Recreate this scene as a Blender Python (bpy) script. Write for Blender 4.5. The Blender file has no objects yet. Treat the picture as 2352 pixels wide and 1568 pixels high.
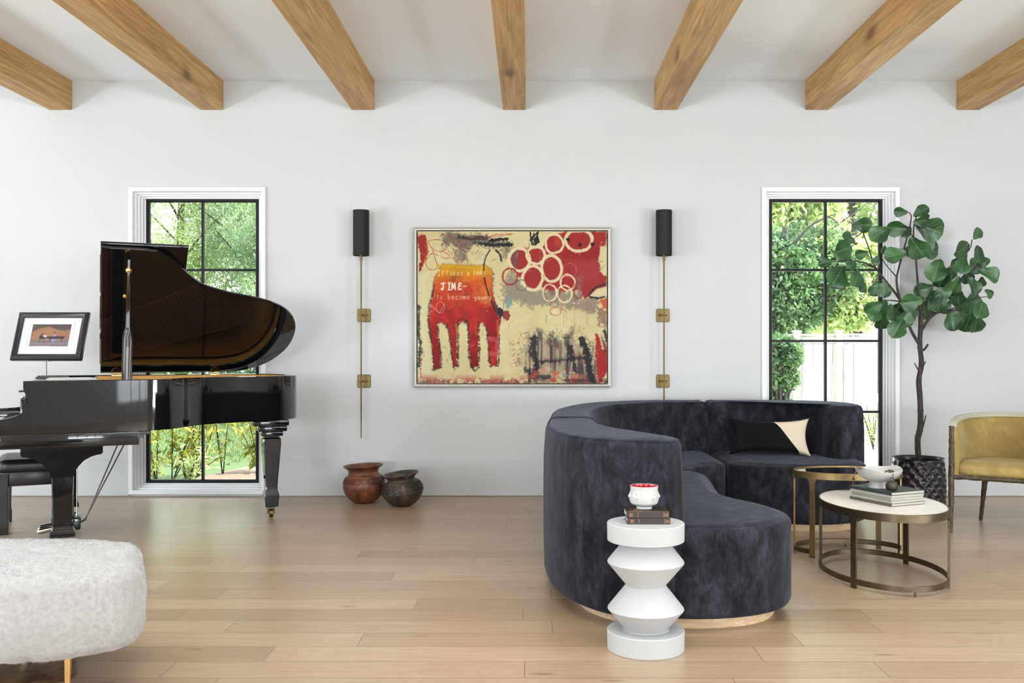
import bpy, bmesh, math, random
import numpy as np
from mathutils import Vector, Matrix, noise
random.seed(7); rng = np.random.default_rng(11)
C = bpy.context.scene
COL = C.collection
R = math.radians
PI = math.pi

# ------------------------------------------------------------------ camera, world, sun, lights, exposure
F, CX, CY, H = 2130.0, 1217.0, 810.0, 1.2       # focal length and principal point in pixels, camera height in metres
WY = 7.77                                        # the far wall
CEIL = 3.478
cam = bpy.data.cameras.new('camera'); cam_o = bpy.data.objects.new('camera', cam); COL.objects.link(cam_o)
cam_o.location = (0, 0, H); cam_o.rotation_euler = (R(90), 0, 0)
cam.sensor_width = 36; cam.lens = F * 36 / 2352
cam.shift_x = (1176 - CX) / 2352; cam.shift_y = (CY - 784) / 2352
cam.clip_end = 300
C.camera = cam_o
C.view_settings.view_transform = 'Standard'; C.view_settings.look = 'None'
C.view_settings.exposure = 0.6; C.view_settings.gamma = 1.0; C.view_settings.use_curve_mapping = False
C.cycles.max_bounces = 8; C.cycles.diffuse_bounces = 5; C.cycles.glossy_bounces = 4
C.cycles.transmission_bounces = 4; C.cycles.transparent_max_bounces = 12
C.cycles.sample_clamp_indirect = 6.0; C.cycles.use_denoising = True
C.cycles.caustics_reflective = False; C.cycles.caustics_refractive = False
w = bpy.data.worlds.new('sky'); C.world = w; w.use_nodes = True
w.node_tree.nodes['Background'].inputs[0].default_value = (0.86, 0.94, 1.0, 1)
w.node_tree.nodes['Background'].inputs[1].default_value = 4.0
sun = bpy.data.lights.new('sun', 'SUN'); sun.energy = 10.5; sun.angle = R(1.5); sun.color = (1, .96, .88)
sun_o = bpy.data.objects.new('sun', sun); COL.objects.link(sun_o)
sun_o.rotation_euler = Vector((-.62, .16, -.85)).to_track_quat('-Z', 'Y').to_euler()
def area(name, loc, direction, sx, sy, power, color=(1, 1, 1)):
    l = bpy.data.lights.new(name, 'AREA'); l.shape = 'RECTANGLE'; l.size = sx; l.size_y = sy; l.energy = power; l.color = color
    o = bpy.data.objects.new(name, l); COL.objects.link(o); o.location = loc
    o.rotation_euler = Vector(direction).to_track_quat('-Z', 'Y').to_euler(); return o
XL, XR, YB = -8.2, 7.0, -4.6; DAY = (.885, .95, 1)                     # side walls and the wall behind the camera
area('daylight_left', (XL - .02, 1.0, 1.55), (1, 0, .15), 3.0, 2.5, 38, DAY)
area('right_window_fill', (XR + .02, -.6, 1.55), (-1, 0, .15), 2.8, 2.5, 20, DAY)  # window lamp added on the right to lighten that side of the ceiling
area('daylight_rear_left', (-3.5, YB - .02, 1.5), (0, 1, .3), 3.2, 2.4, 12, DAY)
area('daylight_rear_right', (3.8, YB - .02, 1.5), (0, 1, .3), 3.0, 2.4, 12, DAY)
# fill lamps added outside the windows, aimed up to brighten the ceiling
area('ceiling_fill_rear_left', (-3.5, YB - .8, 1.1), (.05, .5, 1.35), 3.2, 1.8, 540, DAY)
area('ceiling_fill_rear_right', (3.8, YB - .8, 1.1), (-.05, .5, 1.35), 3.0, 1.8, 640, DAY)
for k_ in range(5):                              # unseen skylight lamps added between the beams to brighten upward faces
    area('added_skylight_fill', (-2.42 + 1.2657*k_, 2.9, CEIL - .012), (0, .0, -1), 1.0, 2.4, 31, DAY)
area('ceiling_fill_left', (XL - .06, 1.0, .5), (.5, .1, 1), 3.0, 1.0, 275, DAY)  # more added fill lamps, aimed up from the side walls
area('ceiling_fill_left_far', (XL - .06, 4.8, .5), (.5, 0, 1), 3.0, 1.0, 15, DAY)
area('ceiling_fill_right', (XR + .06, -.6, .5), (-.5, .1, 1), 2.8, 1.0, 330, DAY)

# ------------------------------------------------------------------ pixels of the photograph to points in the room
def P(px, py, d): return Vector(((px - CX) * d / F, d, H - (py - CY) * d / F))
def G(px, py, z=0.0): return P(px, py, (H - z) * F / (py - CY))

# ------------------------------------------------------------------ mesh helpers
def link(o, parent=None):
    COL.objects.link(o)
    if parent is not None: o.parent = parent
    return o
def obj(name, bm, mat, parent=None, sharp=38, smooth=True):
    if isinstance(bm, bpy.types.Mesh): me = bm
    else:
        bmesh.ops.recalc_face_normals(bm, faces=bm.faces[:])
        if smooth:
            for f in bm.faces: f.smooth = True
            lim = R(sharp)
            for e in bm.edges:
                if len(e.link_faces) == 2:
                    if e.calc_face_angle(0) > lim: e.smooth = False
        me = bpy.data.meshes.new(name); bm.to_mesh(me); bm.free()
    for m in (mat if isinstance(mat, (list, tuple)) else [mat]): me.materials.append(m)
    return link(bpy.data.objects.new(name, me), parent)
def thing(name, label, cat, loc=(0, 0, 0), rotz=0, group=None):
    o = bpy.data.objects.new(name, None); COL.objects.link(o); o.empty_display_size = .1
    o.location = loc; o.rotation_euler = (0, 0, rotz); return tag(o, label, cat, group)
def tag(o, label, cat, group=None, kind=None):
    o['label'] = label; o['category'] = cat
    if group: o['group'] = group
    if kind: o['kind'] = kind
    return o
def structure(o): o['kind'] = 'structure'; return o
def B(): return bmesh.new()
def box(bm, x0, x1, y0, y1, z0, z1, bev=0, seg=2, M=None):
    vs = [bm.verts.new(v) for v in ((x0,y0,z0),(x1,y0,z0),(x1,y1,z0),(x0,y1,z0),(x0,y0,z1),(x1,y0,z1),(x1,y1,z1),(x0,y1,z1))]
    fs = [bm.faces.new([vs[i] for i in q]) for q in ((3,2,1,0),(4,5,6,7),(0,1,5,4),(1,2,6,5),(2,3,7,6),(3,0,4,7))]
    if bev:
        es = list({e for f in fs for e in f.edges})
        r = bmesh.ops.bevel(bm, geom=es, offset=bev, segments=seg, affect='EDGES', profile=.5)
        vs = list({v for f in r['faces'] for v in f.verts} | {v for v in vs if v.is_valid})
    if M is not None: bmesh.ops.transform(bm, matrix=M, verts=vs)
    return vs
def tube(bm, pts, rad, n=10, cap=True, flat=1.0):
    pts = [Vector(p) for p in pts]
    if not hasattr(rad, '__len__'): rad = [rad] * len(pts)
    rings = []; up = None
    for i, p in enumerate(pts):
        t = (pts[min(i+1, len(pts)-1)] - pts[max(i-1, 0)]).normalized()
        if up is None: up = t.orthogonal().normalized()
        a = (up - t * up.dot(t)).normalized(); up = a; b = t.cross(a)
        rings.append([bm.verts.new(p + (a * math.cos(2*PI*k/n) + b * math.sin(2*PI*k/n) * flat) * rad[i]) for k in range(n)])
    for r0, r1 in zip(rings, rings[1:]):
        for k in range(n): bm.faces.new((r0[k], r0[(k+1) % n], r1[(k+1) % n], r1[k]))
    if cap: bm.faces.new(rings[0][::-1]); bm.faces.new(rings[-1])
    return rings
def lathe(bm, prof, n=48, c=(0, 0, 0), closed=True, fn=None):
    rings = []
    for i, (r, z) in enumerate(prof):
        if r < 1e-6: rings.append([bm.verts.new((c[0], c[1], c[2] + z))]); continue
        ring = []
        for k in range(n):
            a = 2*PI*k/n; rr = r + (fn(a, z, i) if fn else 0)
            ring.append(bm.verts.new((c[0] + rr*math.cos(a), c[1] + rr*math.sin(a), c[2] + z)))
        rings.append(ring)
    for r0, r1 in zip(rings, rings[1:]):
        if len(r0) == 1 and len(r1) == 1: continue
        for k in range(n):
            k2 = (k+1) % n
            if len(r0) == 1: bm.faces.new((r0[0], r1[k2], r1[k]))
            elif len(r1) == 1: bm.faces.new((r0[k], r0[k2], r1[0]))
            else: bm.faces.new((r0[k], r0[k2], r1[k2], r1[k]))
    return rings
def crom(pts, m=8, closed=True):
    """Catmull-Rom through pts."""
    pts = [np.array(p, float) for p in pts]; n = len(pts); out = []
    for i in range(n if closed else n - 1):
        if closed: p0, p1, p2, p3 = pts[(i-1) % n], pts[i], pts[(i+1) % n], pts[(i+2) % n]
        else: p0, p1, p2, p3 = pts[max(i-1, 0)], pts[i], pts[i+1], pts[min(i+2, n-1)]
        for k in range(m):
            t = k / m
            out.append(.5 * ((2*p1) + (-p0+p2)*t + (2*p0-5*p1+4*p2-p3)*t*t + (-p0+3*p1-3*p2+p3)*t**3))
    if not closed: out.append(pts[-1])
    return out
def resample(pts, step, closed=True):
    pts = [np.array(p, float) for p in pts]
    if closed: pts = pts + [pts[0]]
    d = np.array([np.linalg.norm(b - a) for a, b in zip(pts, pts[1:])]); s = np.concatenate([[0], np.cumsum(d)])
    n = max(4, int(round(s[-1] / step))); u = np.linspace(0, s[-1], n + 1)
    A = np.array(pts); out = [np.array([np.interp(x, s, A[:, j]) for j in range(A.shape[1])]) for x in u]
    return out[:-1] if closed else out
def rounded(poly, r, n=6):
    """Polygon with every corner rounded by r."""
    out = []; m = len(poly)
    for i in range(m):
        p = np.array(poly[i], float); a = np.array(poly[i-1], float); b = np.array(poly[(i+1) % m], float)
        rr = r[i] if hasattr(r, '__len__') else r
        if rr <= 0: out.append(p); continue
        da = a - p; db = b - p; la = np.linalg.norm(da); lb = np.linalg.norm(db)
        q = min(rr, la*.49, lb*.49); pa = p + da/la*q; pb = p + db/lb*q
        for k in range(n+1):
            t = k/n; out.append((1-t)**2*pa + 2*t*(1-t)*p + t*t*pb)
    return out
def area2(o): return sum(a[0]*b[1] - b[0]*a[1] for a, b in zip(o, o[1:] + o[:1]))
def ccw(o): return o if area2(o) > 0 else o[::-1]
def offs(o, d):
    """Offset a closed CCW outline inwards by d."""
    n = len(o); out = []
    for i in range(n):
        a = o[i] - o[i-1]; b = o[(i+1) % n] - o[i]
        t = a/(np.linalg.norm(a)+1e-9) + b/(np.linalg.norm(b)+1e-9); t /= (np.linalg.norm(t)+1e-9)
        out.append(o[i] + np.array([-t[1], t[0]]) * d)
    return out
def slab(bm, outline, rings, cap0=True, cap1=True):
    """Stack of offset outlines: rings = [(inset, z), ...] bottom to top."""
    o = ccw([np.array(p, float) for p in outline]); RR = []
    for ins, z in rings:
        q = offs(o, ins) if ins else o
        RR.append([bm.verts.new((p[0], p[1], z)) for p in q])
    n = len(o)
    for r0, r1 in zip(RR, RR[1:]):
        for k in range(n): bm.faces.new((r0[k], r0[(k+1) % n], r1[(k+1) % n], r1[k]))
    fs = []
    if cap0: fs.append(bm.faces.new(RR[0][::-1]))
    if cap1: fs.append(bm.faces.new(RR[-1]))
    if fs: bmesh.ops.triangulate(bm, faces=[f for f in fs if len(f.verts) > 4])
    return RR
def pill(z0, z1, r, n=6, crown=0.0, cw=.08):
    """Rings for a slab with rounded bottom and top edges and a crowned top."""
    out = [(r*(1-math.sin(PI/2*k/n)), z0 + r*(1-math.cos(PI/2*k/n))) for k in range(n+1)]
    out += [(0, z0 + r + (z1-z0-2*r)*t) for t in (.33, .66)]
    top = [(r*(1-math.cos(PI/2*k/n)), z1 - r + r*math.sin(PI/2*k/n)) for k in range(n+1)]
    out += top
    if crown:
        out += [(r + cw*t, z1 + crown*math.sin(PI/2*t)) for t in (.25, .5, .75, 1.0)]
    return out
def ribbon(bm, path, th, z0, z1, closed=False, bev=.003):
    """A wall of thickness th standing along a plan path (offset to the left of travel)."""
    path = [np.array(p, float) for p in path]; n = len(path); inner = []
    for i in range(n):
        a = path[i] - path[i-1] if (i > 0 or closed) else path[1] - path[0]
        b = path[(i+1) % n] - path[i] if (i < n-1 or closed) else a
        t = a/(np.linalg.norm(a)+1e-9) + b/(np.linalg.norm(b)+1e-9); t /= np.linalg.norm(t)
        inner.append((path[i], np.array([-t[1], t[0]])))
    prof = [(0, z0), (0, z1-bev), (bev, z1), (th-bev, z1), (th, z1-bev), (th, z0)]
    rings = [[bm.verts.new((*(p + nn*u), z)) for u, z in prof] for p, nn in inner]
    m = len(prof)
    rr = rings + [rings[0]] if closed else rings
    for r0, r1 in zip(rr, rr[1:]):
        for k in range(m): bm.faces.new((r0[k], r1[k], r1[(k+1) % m], r0[(k+1) % m]))
    if not closed: bm.faces.new(rings[0]); bm.faces.new(rings[-1][::-1])
def prism(bm, poly, axis, a, b):
    """Extrude a 2D polygon along an axis: 'x' -> poly is (y,z); 'y' -> (x,z); 'z' -> (x,y)."""
    def mk(p, t): return (t, p[0], p[1]) if axis == 'x' else (p[0], t, p[1]) if axis == 'y' else (p[0], p[1], t)
    v0 = [bm.verts.new(mk(p, a)) for p in poly]; v1 = [bm.verts.new(mk(p, b)) for p in poly]; n = len(poly)
    for k in range(n): bm.faces.new((v0[k], v0[(k+1) % n], v1[(k+1) % n], v1[k]))
    from mathutils.geometry import tessellate_polygon
    for a_, b_, c_ in tessellate_polygon([[Vector((p[0], p[1], 0)) for p in poly]]):
        bm.faces.new((v0[c_], v0[b_], v0[a_])); bm.faces.new((v1[a_], v1[b_], v1[c_]))
    return v0 + v1
def loft(bm, secs, cap=True):
    """Loft quads between equal-length vertex loops."""
    rings = [[bm.verts.new(p) for p in s] for s in secs]; n = len(rings[0])
    for r0, r1 in zip(rings, rings[1:]):
        for k in range(n): bm.faces.new((r0[k], r0[(k+1) % n], r1[(k+1) % n], r1[k]))
    if cap: bm.faces.new(rings[0][::-1]); bm.faces.new(rings[-1])
    return rings
def sqsec(cx, cy, z, hx, hy, b=.006):
    return [(cx+sx*hx+ox, cy+sy*hy+oy, z) for sx, sy, o in ((-1,-1,((0,b),(b,0))),(1,-1,((-b,0),(0,b))),(1,1,((0,-b),(-b,0))),(-1,1,((b,0),(0,-b)))) for ox, oy in o]
def bumpy(bm, amp, scale, z_only=False, off=0.0):
    bmesh.ops.recalc_face_normals(bm, faces=bm.faces[:]); bm.normal_update()
    for v in bm.verts:
        k = noise.noise(v.co * scale + Vector((off, 0, 0))) * amp
        v.co += v.normal * k
def smoothstep(a, b, x):
    t = np.clip((x - a) / (b - a), 0, 1); return t*t*(3-2*t)

# ------------------------------------------------------------------ materials (all procedural)
def srgb(r, g, b):
    f = lambda c: (c/255/12.92 if c/255 <= .04045 else ((c/255+.055)/1.055)**2.4)
    return (f(r), f(g), f(b), 1)
class NT:
    def __init__(s, name):
        s.m = bpy.data.materials.new(name); s.m.use_nodes = True; s.t = s.m.node_tree; s.t.nodes.clear()
        s.out = s.n('ShaderNodeOutputMaterial')
    def n(s, typ, inp=None, **kw):
        nd = s.t.nodes.new(typ)
        for k, v in kw.items(): setattr(nd, k, v)
        for k, v in (inp or {}).items():
            sock = nd.inputs[k]
            if isinstance(v, bpy.types.NodeSocket): s.t.links.new(v, sock)
            else: sock.default_value = v
        return nd
    def math(s, op, a, b=0.0, c=0.0): return s.n('ShaderNodeMath', {0: a, 1: b, 2: c}, operation=op).outputs[0]
    def mix(s, fac, a, b, bt='MIX'):
        nd = s.n('ShaderNodeMix', data_type='RGBA', blend_type=bt)
        for k, v in ((0, fac), (6, a), (7, b)):
            if isinstance(v, bpy.types.NodeSocket): s.t.links.new(v, nd.inputs[k])
            else: nd.inputs[k].default_value = v
        return nd.outputs[2]
    def ramp(s, fac, stops):
        nd = s.n('ShaderNodeValToRGB', {0: fac}); e = nd.color_ramp.elements
        while len(e) < len(stops): e.new(.5)
        for x, (p, c) in zip(e, stops): x.position = p; x.color = c if len(c) == 4 else (*c, 1)
        return nd.outputs[0]
    def coord(s, scale=(1, 1, 1), loc=(0, 0, 0), kind='Object'):
        tc = s.n('ShaderNodeTexCoord').outputs[kind]
        return s.n('ShaderNodeMapping', {0: tc, 'Scale': scale, 'Location': loc}).outputs[0]
    def noise(s, vec, scale, detail=4, rough=.55, dist=0.0):
        return s.n('ShaderNodeTexNoise', {'Vector': vec, 'Scale': scale, 'Detail': detail, 'Roughness': rough, 'Distortion': dist}).outputs[0]
    def bump(s, h, strength=.3, dist=.01):
        return s.n('ShaderNodeBump', {'Height': h, 'Strength': strength, 'Distance': dist}).outputs[0]
    def bsdf(s, color, rough=.5, metal=0.0, **kw):
        i = {'Base Color': color, 'Roughness': rough, 'Metallic': metal}; i.update({k.replace('_', ' '): v for k, v in kw.items()})
        b = s.n('ShaderNodeBsdfPrincipled', i); s.t.links.new(b.outputs[0], s.out.inputs[0]); return s.m
def plain(name, col, rough=.5, metal=0.0, var=.06, vs=6.0, **kw):
    t = NT(name); f = t.noise(t.coord(), vs, 3)
    a = tuple(max(0, c*(1-var)) for c in col[:3]) + (1,); b = tuple(min(1, c*(1+var)) for c in col[:3]) + (1,)
    return t.bsdf(t.mix(f, a, b), rough, metal, **kw)

M = {}
def wall_mat(name, col, rough=.75, bump=.04):
    t = NT(name); f = t.noise(t.coord(), 1.2, 3)
    a = tuple(c*.985 for c in col[:3]) + (1,)
    n2 = t.noise(t.coord(), 140, 2)
    return t.bsdf(t.mix(f, a, col), rough, 0, **({'Normal': t.bump(n2, bump, .001)} if bump else {}))
M['wall'] = wall_mat('white wall paint', (.525, .535, .53, 1))
M['ceiling'] = wall_mat('ceiling paint', (.88, .925, .965, 1))
M['trim'] = wall_mat('white trim paint', (.78, .79, .80, 1), .5, 0); M['base'] = wall_mat('baseboard paint', (.50, .515, .515, 1), .45)
M['black_frame'] = plain('black window frame', (.004, .004, .004, 1), .5, 0, .06, 6, Specular_IOR_Level=.25)

def floor_mat():
    t = NT('oak plank floor'); pos = t.n('ShaderNodeNewGeometry').outputs['Position']
    s = t.n('ShaderNodeSeparateXYZ', {0: pos}); X, Y = s.outputs[0], s.outputs[1]
    W = .183
    v = t.math('DIVIDE', t.math('SUBTRACT', Y, 3.4245), W); row = t.math('FLOOR', v); fv = t.math('FRACT', v)
    r1 = t.n('ShaderNodeTexWhiteNoise', {'W': row}, noise_dimensions='1D').outputs[0]
    r1b = t.n('ShaderNodeTexWhiteNoise', {'W': t.math('ADD', row, 51.3)}, noise_dimensions='1D').outputs[0]
    ln = t.math('ADD', t.math('MULTIPLY', r1b, .9), 1.3)
    u = t.math('DIVIDE', t.math('ADD', X, t.math('MULTIPLY', r1, 7.0)), ln); cell = t.math('FLOOR', u); fu = t.math('FRACT', u)
    idv = t.n('ShaderNodeCombineXYZ', {0: row, 1: cell, 2: 0}).outputs[0]
    rp = t.n('ShaderNodeTexWhiteNoise', {'Vector': idv}, noise_dimensions='3D'); rv, rc = rp.outputs[0], rp.outputs[1]
    off = t.n('ShaderNodeVectorMath', {0: rc, 1: (40, 40, 40)}, operation='MULTIPLY').outputs[0]
    gp = t.n('ShaderNodeVectorMath', {0: pos, 1: off}, operation='ADD').outputs[0]
    g1 = t.noise(t.n('ShaderNodeMapping', {0: gp, 'Scale': (1.2, 22, 1)}).outputs[0], 2.2, 8, .62, .6)
    g2 = t.noise(t.n('ShaderNodeMapping', {0: gp, 'Scale': (3, 90, 1)}).outputs[0], 3.0, 4, .6)
    g3 = t.noise(t.n('ShaderNodeMapping', {0: gp, 'Scale': (.5, 2.5, 1)}).outputs[0], 1.3, 3, .5)
    base = t.ramp(rv, [(0, srgb(153, 131, 108)), (.35, srgb(170, 147, 122)), (.7, srgb(181, 158, 133)), (1, srgb(159, 135, 110))])
    c = t.mix(t.math('MULTIPLY', t.ramp(g1, [(.35, (0, 0, 0)), (.7, (1, 1, 1))]), .45), base, srgb(128, 105, 79))
    c = t.mix(t.math('MULTIPLY', g3, .35), c, srgb(168, 142, 113))
    c = t.mix(t.math('MULTIPLY', t.ramp(g2, [(.5, (0, 0, 0)), (.75, (1, 1, 1))]), .3), c, srgb(104, 83, 61))
    # knots: few stretched spots
    kn = t.n('ShaderNodeTexVoronoi', {'Vector': t.n('ShaderNodeMapping', {0: gp, 'Scale': (1.6, 6.5, 1)}).outputs[0], 'Scale': 1.15, 'Randomness': 1.0})
    kd = t.math('ADD', kn.outputs['Distance'], t.math('MULTIPLY', g1, .08))
    kf = t.ramp(kd, [(.075, (1, 1, 1)), (.15, (0, 0, 0))])
    c = t.mix(t.math('MULTIPLY', kf, .6), c, srgb(82, 62, 44))
    # seams
    e1 = t.math('MINIMUM', fv, t.math('SUBTRACT', 1.0, fv)); e1 = t.math('MULTIPLY', e1, W)
    e2 = t.math('MULTIPLY', t.math('MINIMUM', fu, t.math('SUBTRACT', 1.0, fu)), ln)
    e = t.math('MINIMUM', e1, e2)
    seam = t.ramp(t.math('MULTIPLY', e, 100), [(.09, (1, 1, 1)), (.2, (0, 0, 0))])
    c = t.mix(t.math('MULTIPLY', seam, .72), c, srgb(70, 54, 40))
    hgt = t.math('SUBTRACT', t.math('MULTIPLY', g2, .25), seam)
    rough = t.math('ADD', t.math('MULTIPLY', g1, .16), .24)
    return t.bsdf(c, rough, 0, Normal=t.bump(hgt, .25, .002), Coat_Weight=.12, Coat_Roughness=.3)
M['floor'] = floor_mat()

def beam_mat():
    t = NT('oak beam'); oi = t.n('ShaderNodeObjectInfo').outputs['Random']
    tc = t.n('ShaderNodeTexCoord').outputs['Object']
    off = t.n('ShaderNodeCombineXYZ', {0: t.math('MULTIPLY', oi, 31.0), 1: t.math('MULTIPLY', oi, 77.0), 2: 0}).outputs[0]
    p = t.n('ShaderNodeVectorMath', {0: tc, 1: off}, operation='ADD').outputs[0]
    g1 = t.noise(t.n('ShaderNodeMapping', {0: p, 'Scale': (14, .8, 14)}).outputs[0], 1.6, 8, .6, 1.2)
    g2 = t.noise(t.n('ShaderNodeMapping', {0: p, 'Scale': (70, 2.2, 70)}).outputs[0], 2.5, 4, .6)
    g3 = t.noise(t.n('ShaderNodeMapping', {0: p, 'Scale': (1, .5, 1)}).outputs[0], 1.4, 2, .5)
    c = t.ramp(g1, [(.33, srgb(146, 110, 60)), (.5, srgb(186, 147, 88)), (.68, srgb(210, 176, 116))])
    c = t.mix(t.math('MULTIPLY', g3, .5), c, srgb(182, 138, 80))
    c = t.mix(t.math('MULTIPLY', t.ramp(g2, [(.45, (0, 0, 0)), (.8, (1, 1, 1))]), .35), c, srgb(116, 82, 44))
    kn = t.n('ShaderNodeTexVoronoi', {'Vector': t.n('ShaderNodeMapping', {0: p, 'Scale': (2.6, 1.25, 2.6)}).outputs[0], 'Scale': 1.0, 'Randomness': 1.0})
    kd = t.math('ADD', kn.outputs['Distance'], t.math('MULTIPLY', g1, .12))
    kf = t.ramp(kd, [(.12, (1, 1, 1)), (.16, (.5, .5, .5)), (.27, (0, 0, 0))])
    c = t.mix(t.math('MULTIPLY', kf, .75), c, srgb(84, 56, 30))
    return t.bsdf(c, .55, 0, Normal=t.bump(g2, .15, .002))
M['beam'] = beam_mat()

def gloss_black(name, col=(.0045, .0042, .005, 1), rough=.04, coat=.25):
    t = NT(name); n = t.noise(t.coord(), 1.6, 2)
    return t.bsdf(col, rough, 0, Coat_Weight=coat, Coat_Roughness=.02, IOR=1.5, Normal=t.bump(n, .12, .01))
M['piano'] = gloss_black('black piano lacquer')
M['black_satin'] = plain('black satin wood', (.012, .011, .011, 1), .3)
M['gold'] = plain('polished brass', (.78, .52, .2, 1), .22, 1.0)
M['brass'] = plain('aged brass', (.15, .105, .045, 1), .45, 1.0, .2, 30)
M['nickel'] = plain('nickel', (.6, .56, .48, 1), .2, 1.0)
M['steel'] = plain('dark steel', (.16, .15, .14, 1), .3, 1.0)
def woodm(name, c1, c2, rough=.5, sc=(2, 30, 30), var=1.0):
    t = NT(name); f = t.ramp(t.noise(t.coord(sc), 2, 6, .6, .8), [(.38, (0, 0, 0)), (.62, (1, 1, 1))]); return t.bsdf(t.mix(f, c1, c2), rough, 0, Normal=t.bump(f, .1, .002))
M['inner_rim'] = woodm('yellow maple', srgb(190, 130, 50), srgb(222, 165, 80), .3)
M['soundboard'] = woodm('spruce soundboard', srgb(190, 140, 70), srgb(214, 165, 95), .35)
M['plate'] = plain('gold iron plate', (.55, .36, .12, 1), .38, .7)
M['felt_red'] = plain('red felt', (.22, .012, .012, 1), .95)
M['string'] = plain('copper string', (.85, .55, .42, 1), .3, 1.0)
M['ivory'] = plain('white key', (.8, .79, .75, 1), .2)
M['leather'] = plain('black leather', (.012, .012, .014, 1), .33, 0, .3, 20)
M['paper'] = plain('white paper', (.62, .63, .62, 1), .8)
M['plinth'] = woodm('pale oak plinth', srgb(186, 155, 118), srgb(212, 184, 148), .5)
def velvet(name, dark, light, sheen=.7, tint=(.6, .63, .75, 1), vs=(5, 5, 1.6)):
    t = NT(name)
    a = t.noise(t.coord(vs), 2.2, 6, .65, .4); b = t.noise(t.coord((40, 40, 11)), 3, 5, .7, .3); c = t.noise(t.coord((260, 260, 120)), 2, 2)
    f = t.math('ADD', t.math('MULTIPLY', a, .72), t.math('MULTIPLY', b, .34))
    col = t.ramp(f, [(.40, dark), (.54, tuple(x*.62+y*.38 for x, y in zip(dark, light))), (.66, light)])
    col = t.mix(t.math('MULTIPLY', c, .35), col, dark)
    return t.bsdf(col, .85, 0, Sheen_Weight=sheen, Sheen_Roughness=.38, Sheen_Tint=tint, Specular_IOR_Level=.15, Normal=t.bump(c, .25, .002))
M['navy'] = velvet('navy velvet', srgb(12, 13, 17), srgb(58, 58, 67), .15, (.62,.68,.85,1), (6, 6, 3.2))
M['mustard'] = velvet('mustard velvet', srgb(140, 120, 70), srgb(172, 152, 96), .25, (1, .9, .6, 1), (3, 3, 3))
M['pillow_black'] = velvet('black velvet', srgb(7, 7, 9), srgb(14, 14, 17), .08, (.5, .5, .6, 1))
def weave(name, col, s=400):
    t = NT(name); n = t.noise(t.coord((s, s*.3, s)), 1, 3); n2 = t.noise(t.coord((s*.3, s, s*.4)), 1, 3)
    f = t.math('MULTIPLY', t.math('ADD', n, n2), .5); d = tuple(x*.72 for x in col[:3]) + (1,)
    return t.bsdf(t.mix(f, d, col), .9, 0, Normal=t.bump(f, .3, .002))
M['linen'] = weave('beige linen', srgb(214, 198, 174)); M['greige'] = weave('greige piping', srgb(182, 178, 160))
M['shade'] = plain('charcoal shade', (.0065, .0065, .0065, 1), .6, 0, .06, 6, Specular_IOR_Level=.3)
M['plaster'] = plain('white plaster', (.42, .425, .425, 1), .62, 0, .02)
M['porcelain'] = plain('matte white porcelain', (.45, .445, .432, 1), .38, 0, .02)
M['red_glaze'] = plain('red glaze', (.42, .006, .018, 1), .08, 0, .02, 6, Coat_Weight=.5)
def fur():
    t = NT('white fur'); a = t.noise(t.coord((30, 30, 30)), 2, 3, .5); b = t.noise(t.coord((4, 4, 4)), 2, 4)
    c = t.ramp(a, [(.3, srgb(152, 151, 149)), (.7, srgb(168, 167, 165))])
    c = t.mix(t.math('MULTIPLY', b, .3), c, srgb(155, 154, 152))
    return t.bsdf(c, .95, 0, Sheen_Weight=.4, Sheen_Roughness=.5, Normal=t.bump(t.math('ADD', a, b), .5, .006))
M['fur'] = fur()
def clay(name, c1, c2, c3):
    t = NT(name); a = t.noise(t.coord((6, 6, 6)), 1.6, 6, .65, .5); b = t.noise(t.coord(), 45, 4)
    c = t.ramp(a, [(.35, c1), (.5, c2), (.66, c3)])
    c = t.mix(t.math('MULTIPLY', t.ramp(b, [(.5, (0, 0, 0)), (.7, (1, 1, 1))]), .4), c, c1)
    return t.bsdf(c, .42, 0, Normal=t.bump(b, .35, .003))
M['clay_red'] = clay('burnished red clay', srgb(40, 28, 24), srgb(104, 58, 38), srgb(140, 82, 54))
M['clay_dark'] = clay('dark clay', srgb(34, 29, 26), srgb(58, 49, 43), srgb(96, 78, 64))
M['bronze'] = plain('antique bronze', (.13, .10, .062, 1), .42, .9, .4, 25)
M['antique_gold'] = plain('antique gold metal', (.27, .185, .085, 1), .45, .9, .4, 25)
def marble():
    t = NT('pale stone top'); a = t.noise(t.coord(), 5, 6, .6, 1.5)
    return t.bsdf(t.ramp(a, [(.35, srgb(206, 204, 198)), (.5, srgb(226, 220, 212)), (.7, srgb(220, 210, 200))]), .3, 0)
M['marble'] = marble()
M['smoked'] = plain('smoked glass', (.01, .011, .012, 1), .03, 0, .02, 6, Coat_Weight=1.0)
M['pot'] = plain('plum black glaze', (.012, .009, .012, 1), .3, 0, .15, 6, Coat_Weight=.25, Coat_Roughness=.25)
M['soil'] = plain('soil', (.03, .022, .016, 1), .95)
M['bark'] = woodm('dark bark', srgb(26, 23, 21), srgb(70, 63, 57), .85, (30, 30, 8))
M['gnarled'] = woodm('gnarled dark bronze', srgb(24, 18, 14), srgb(92, 74, 54), .55, (45, 45, 14))
def leafm(name, c1, c2, rough=.38, trans=.25, sc=9):
    t = NT(name); oc = t.coord(); n = t.noise(oc, sc, 2)
    col = t.mix(t.ramp(n, [(.35, (0, 0, 0)), (.65, (1, 1, 1))]), c1, c2)
    b = t.n('ShaderNodeBsdfPrincipled', {'Base Color': col, 'Roughness': rough})
    tr = t.n('ShaderNodeBsdfTranslucent', {'Color': col})
    mx = t.n('ShaderNodeMixShader', {0: trans, 1: b.outputs[0], 2: tr.outputs[0]}); t.t.links.new(mx.outputs[0], t.out.inputs[0]); return t.m
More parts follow.
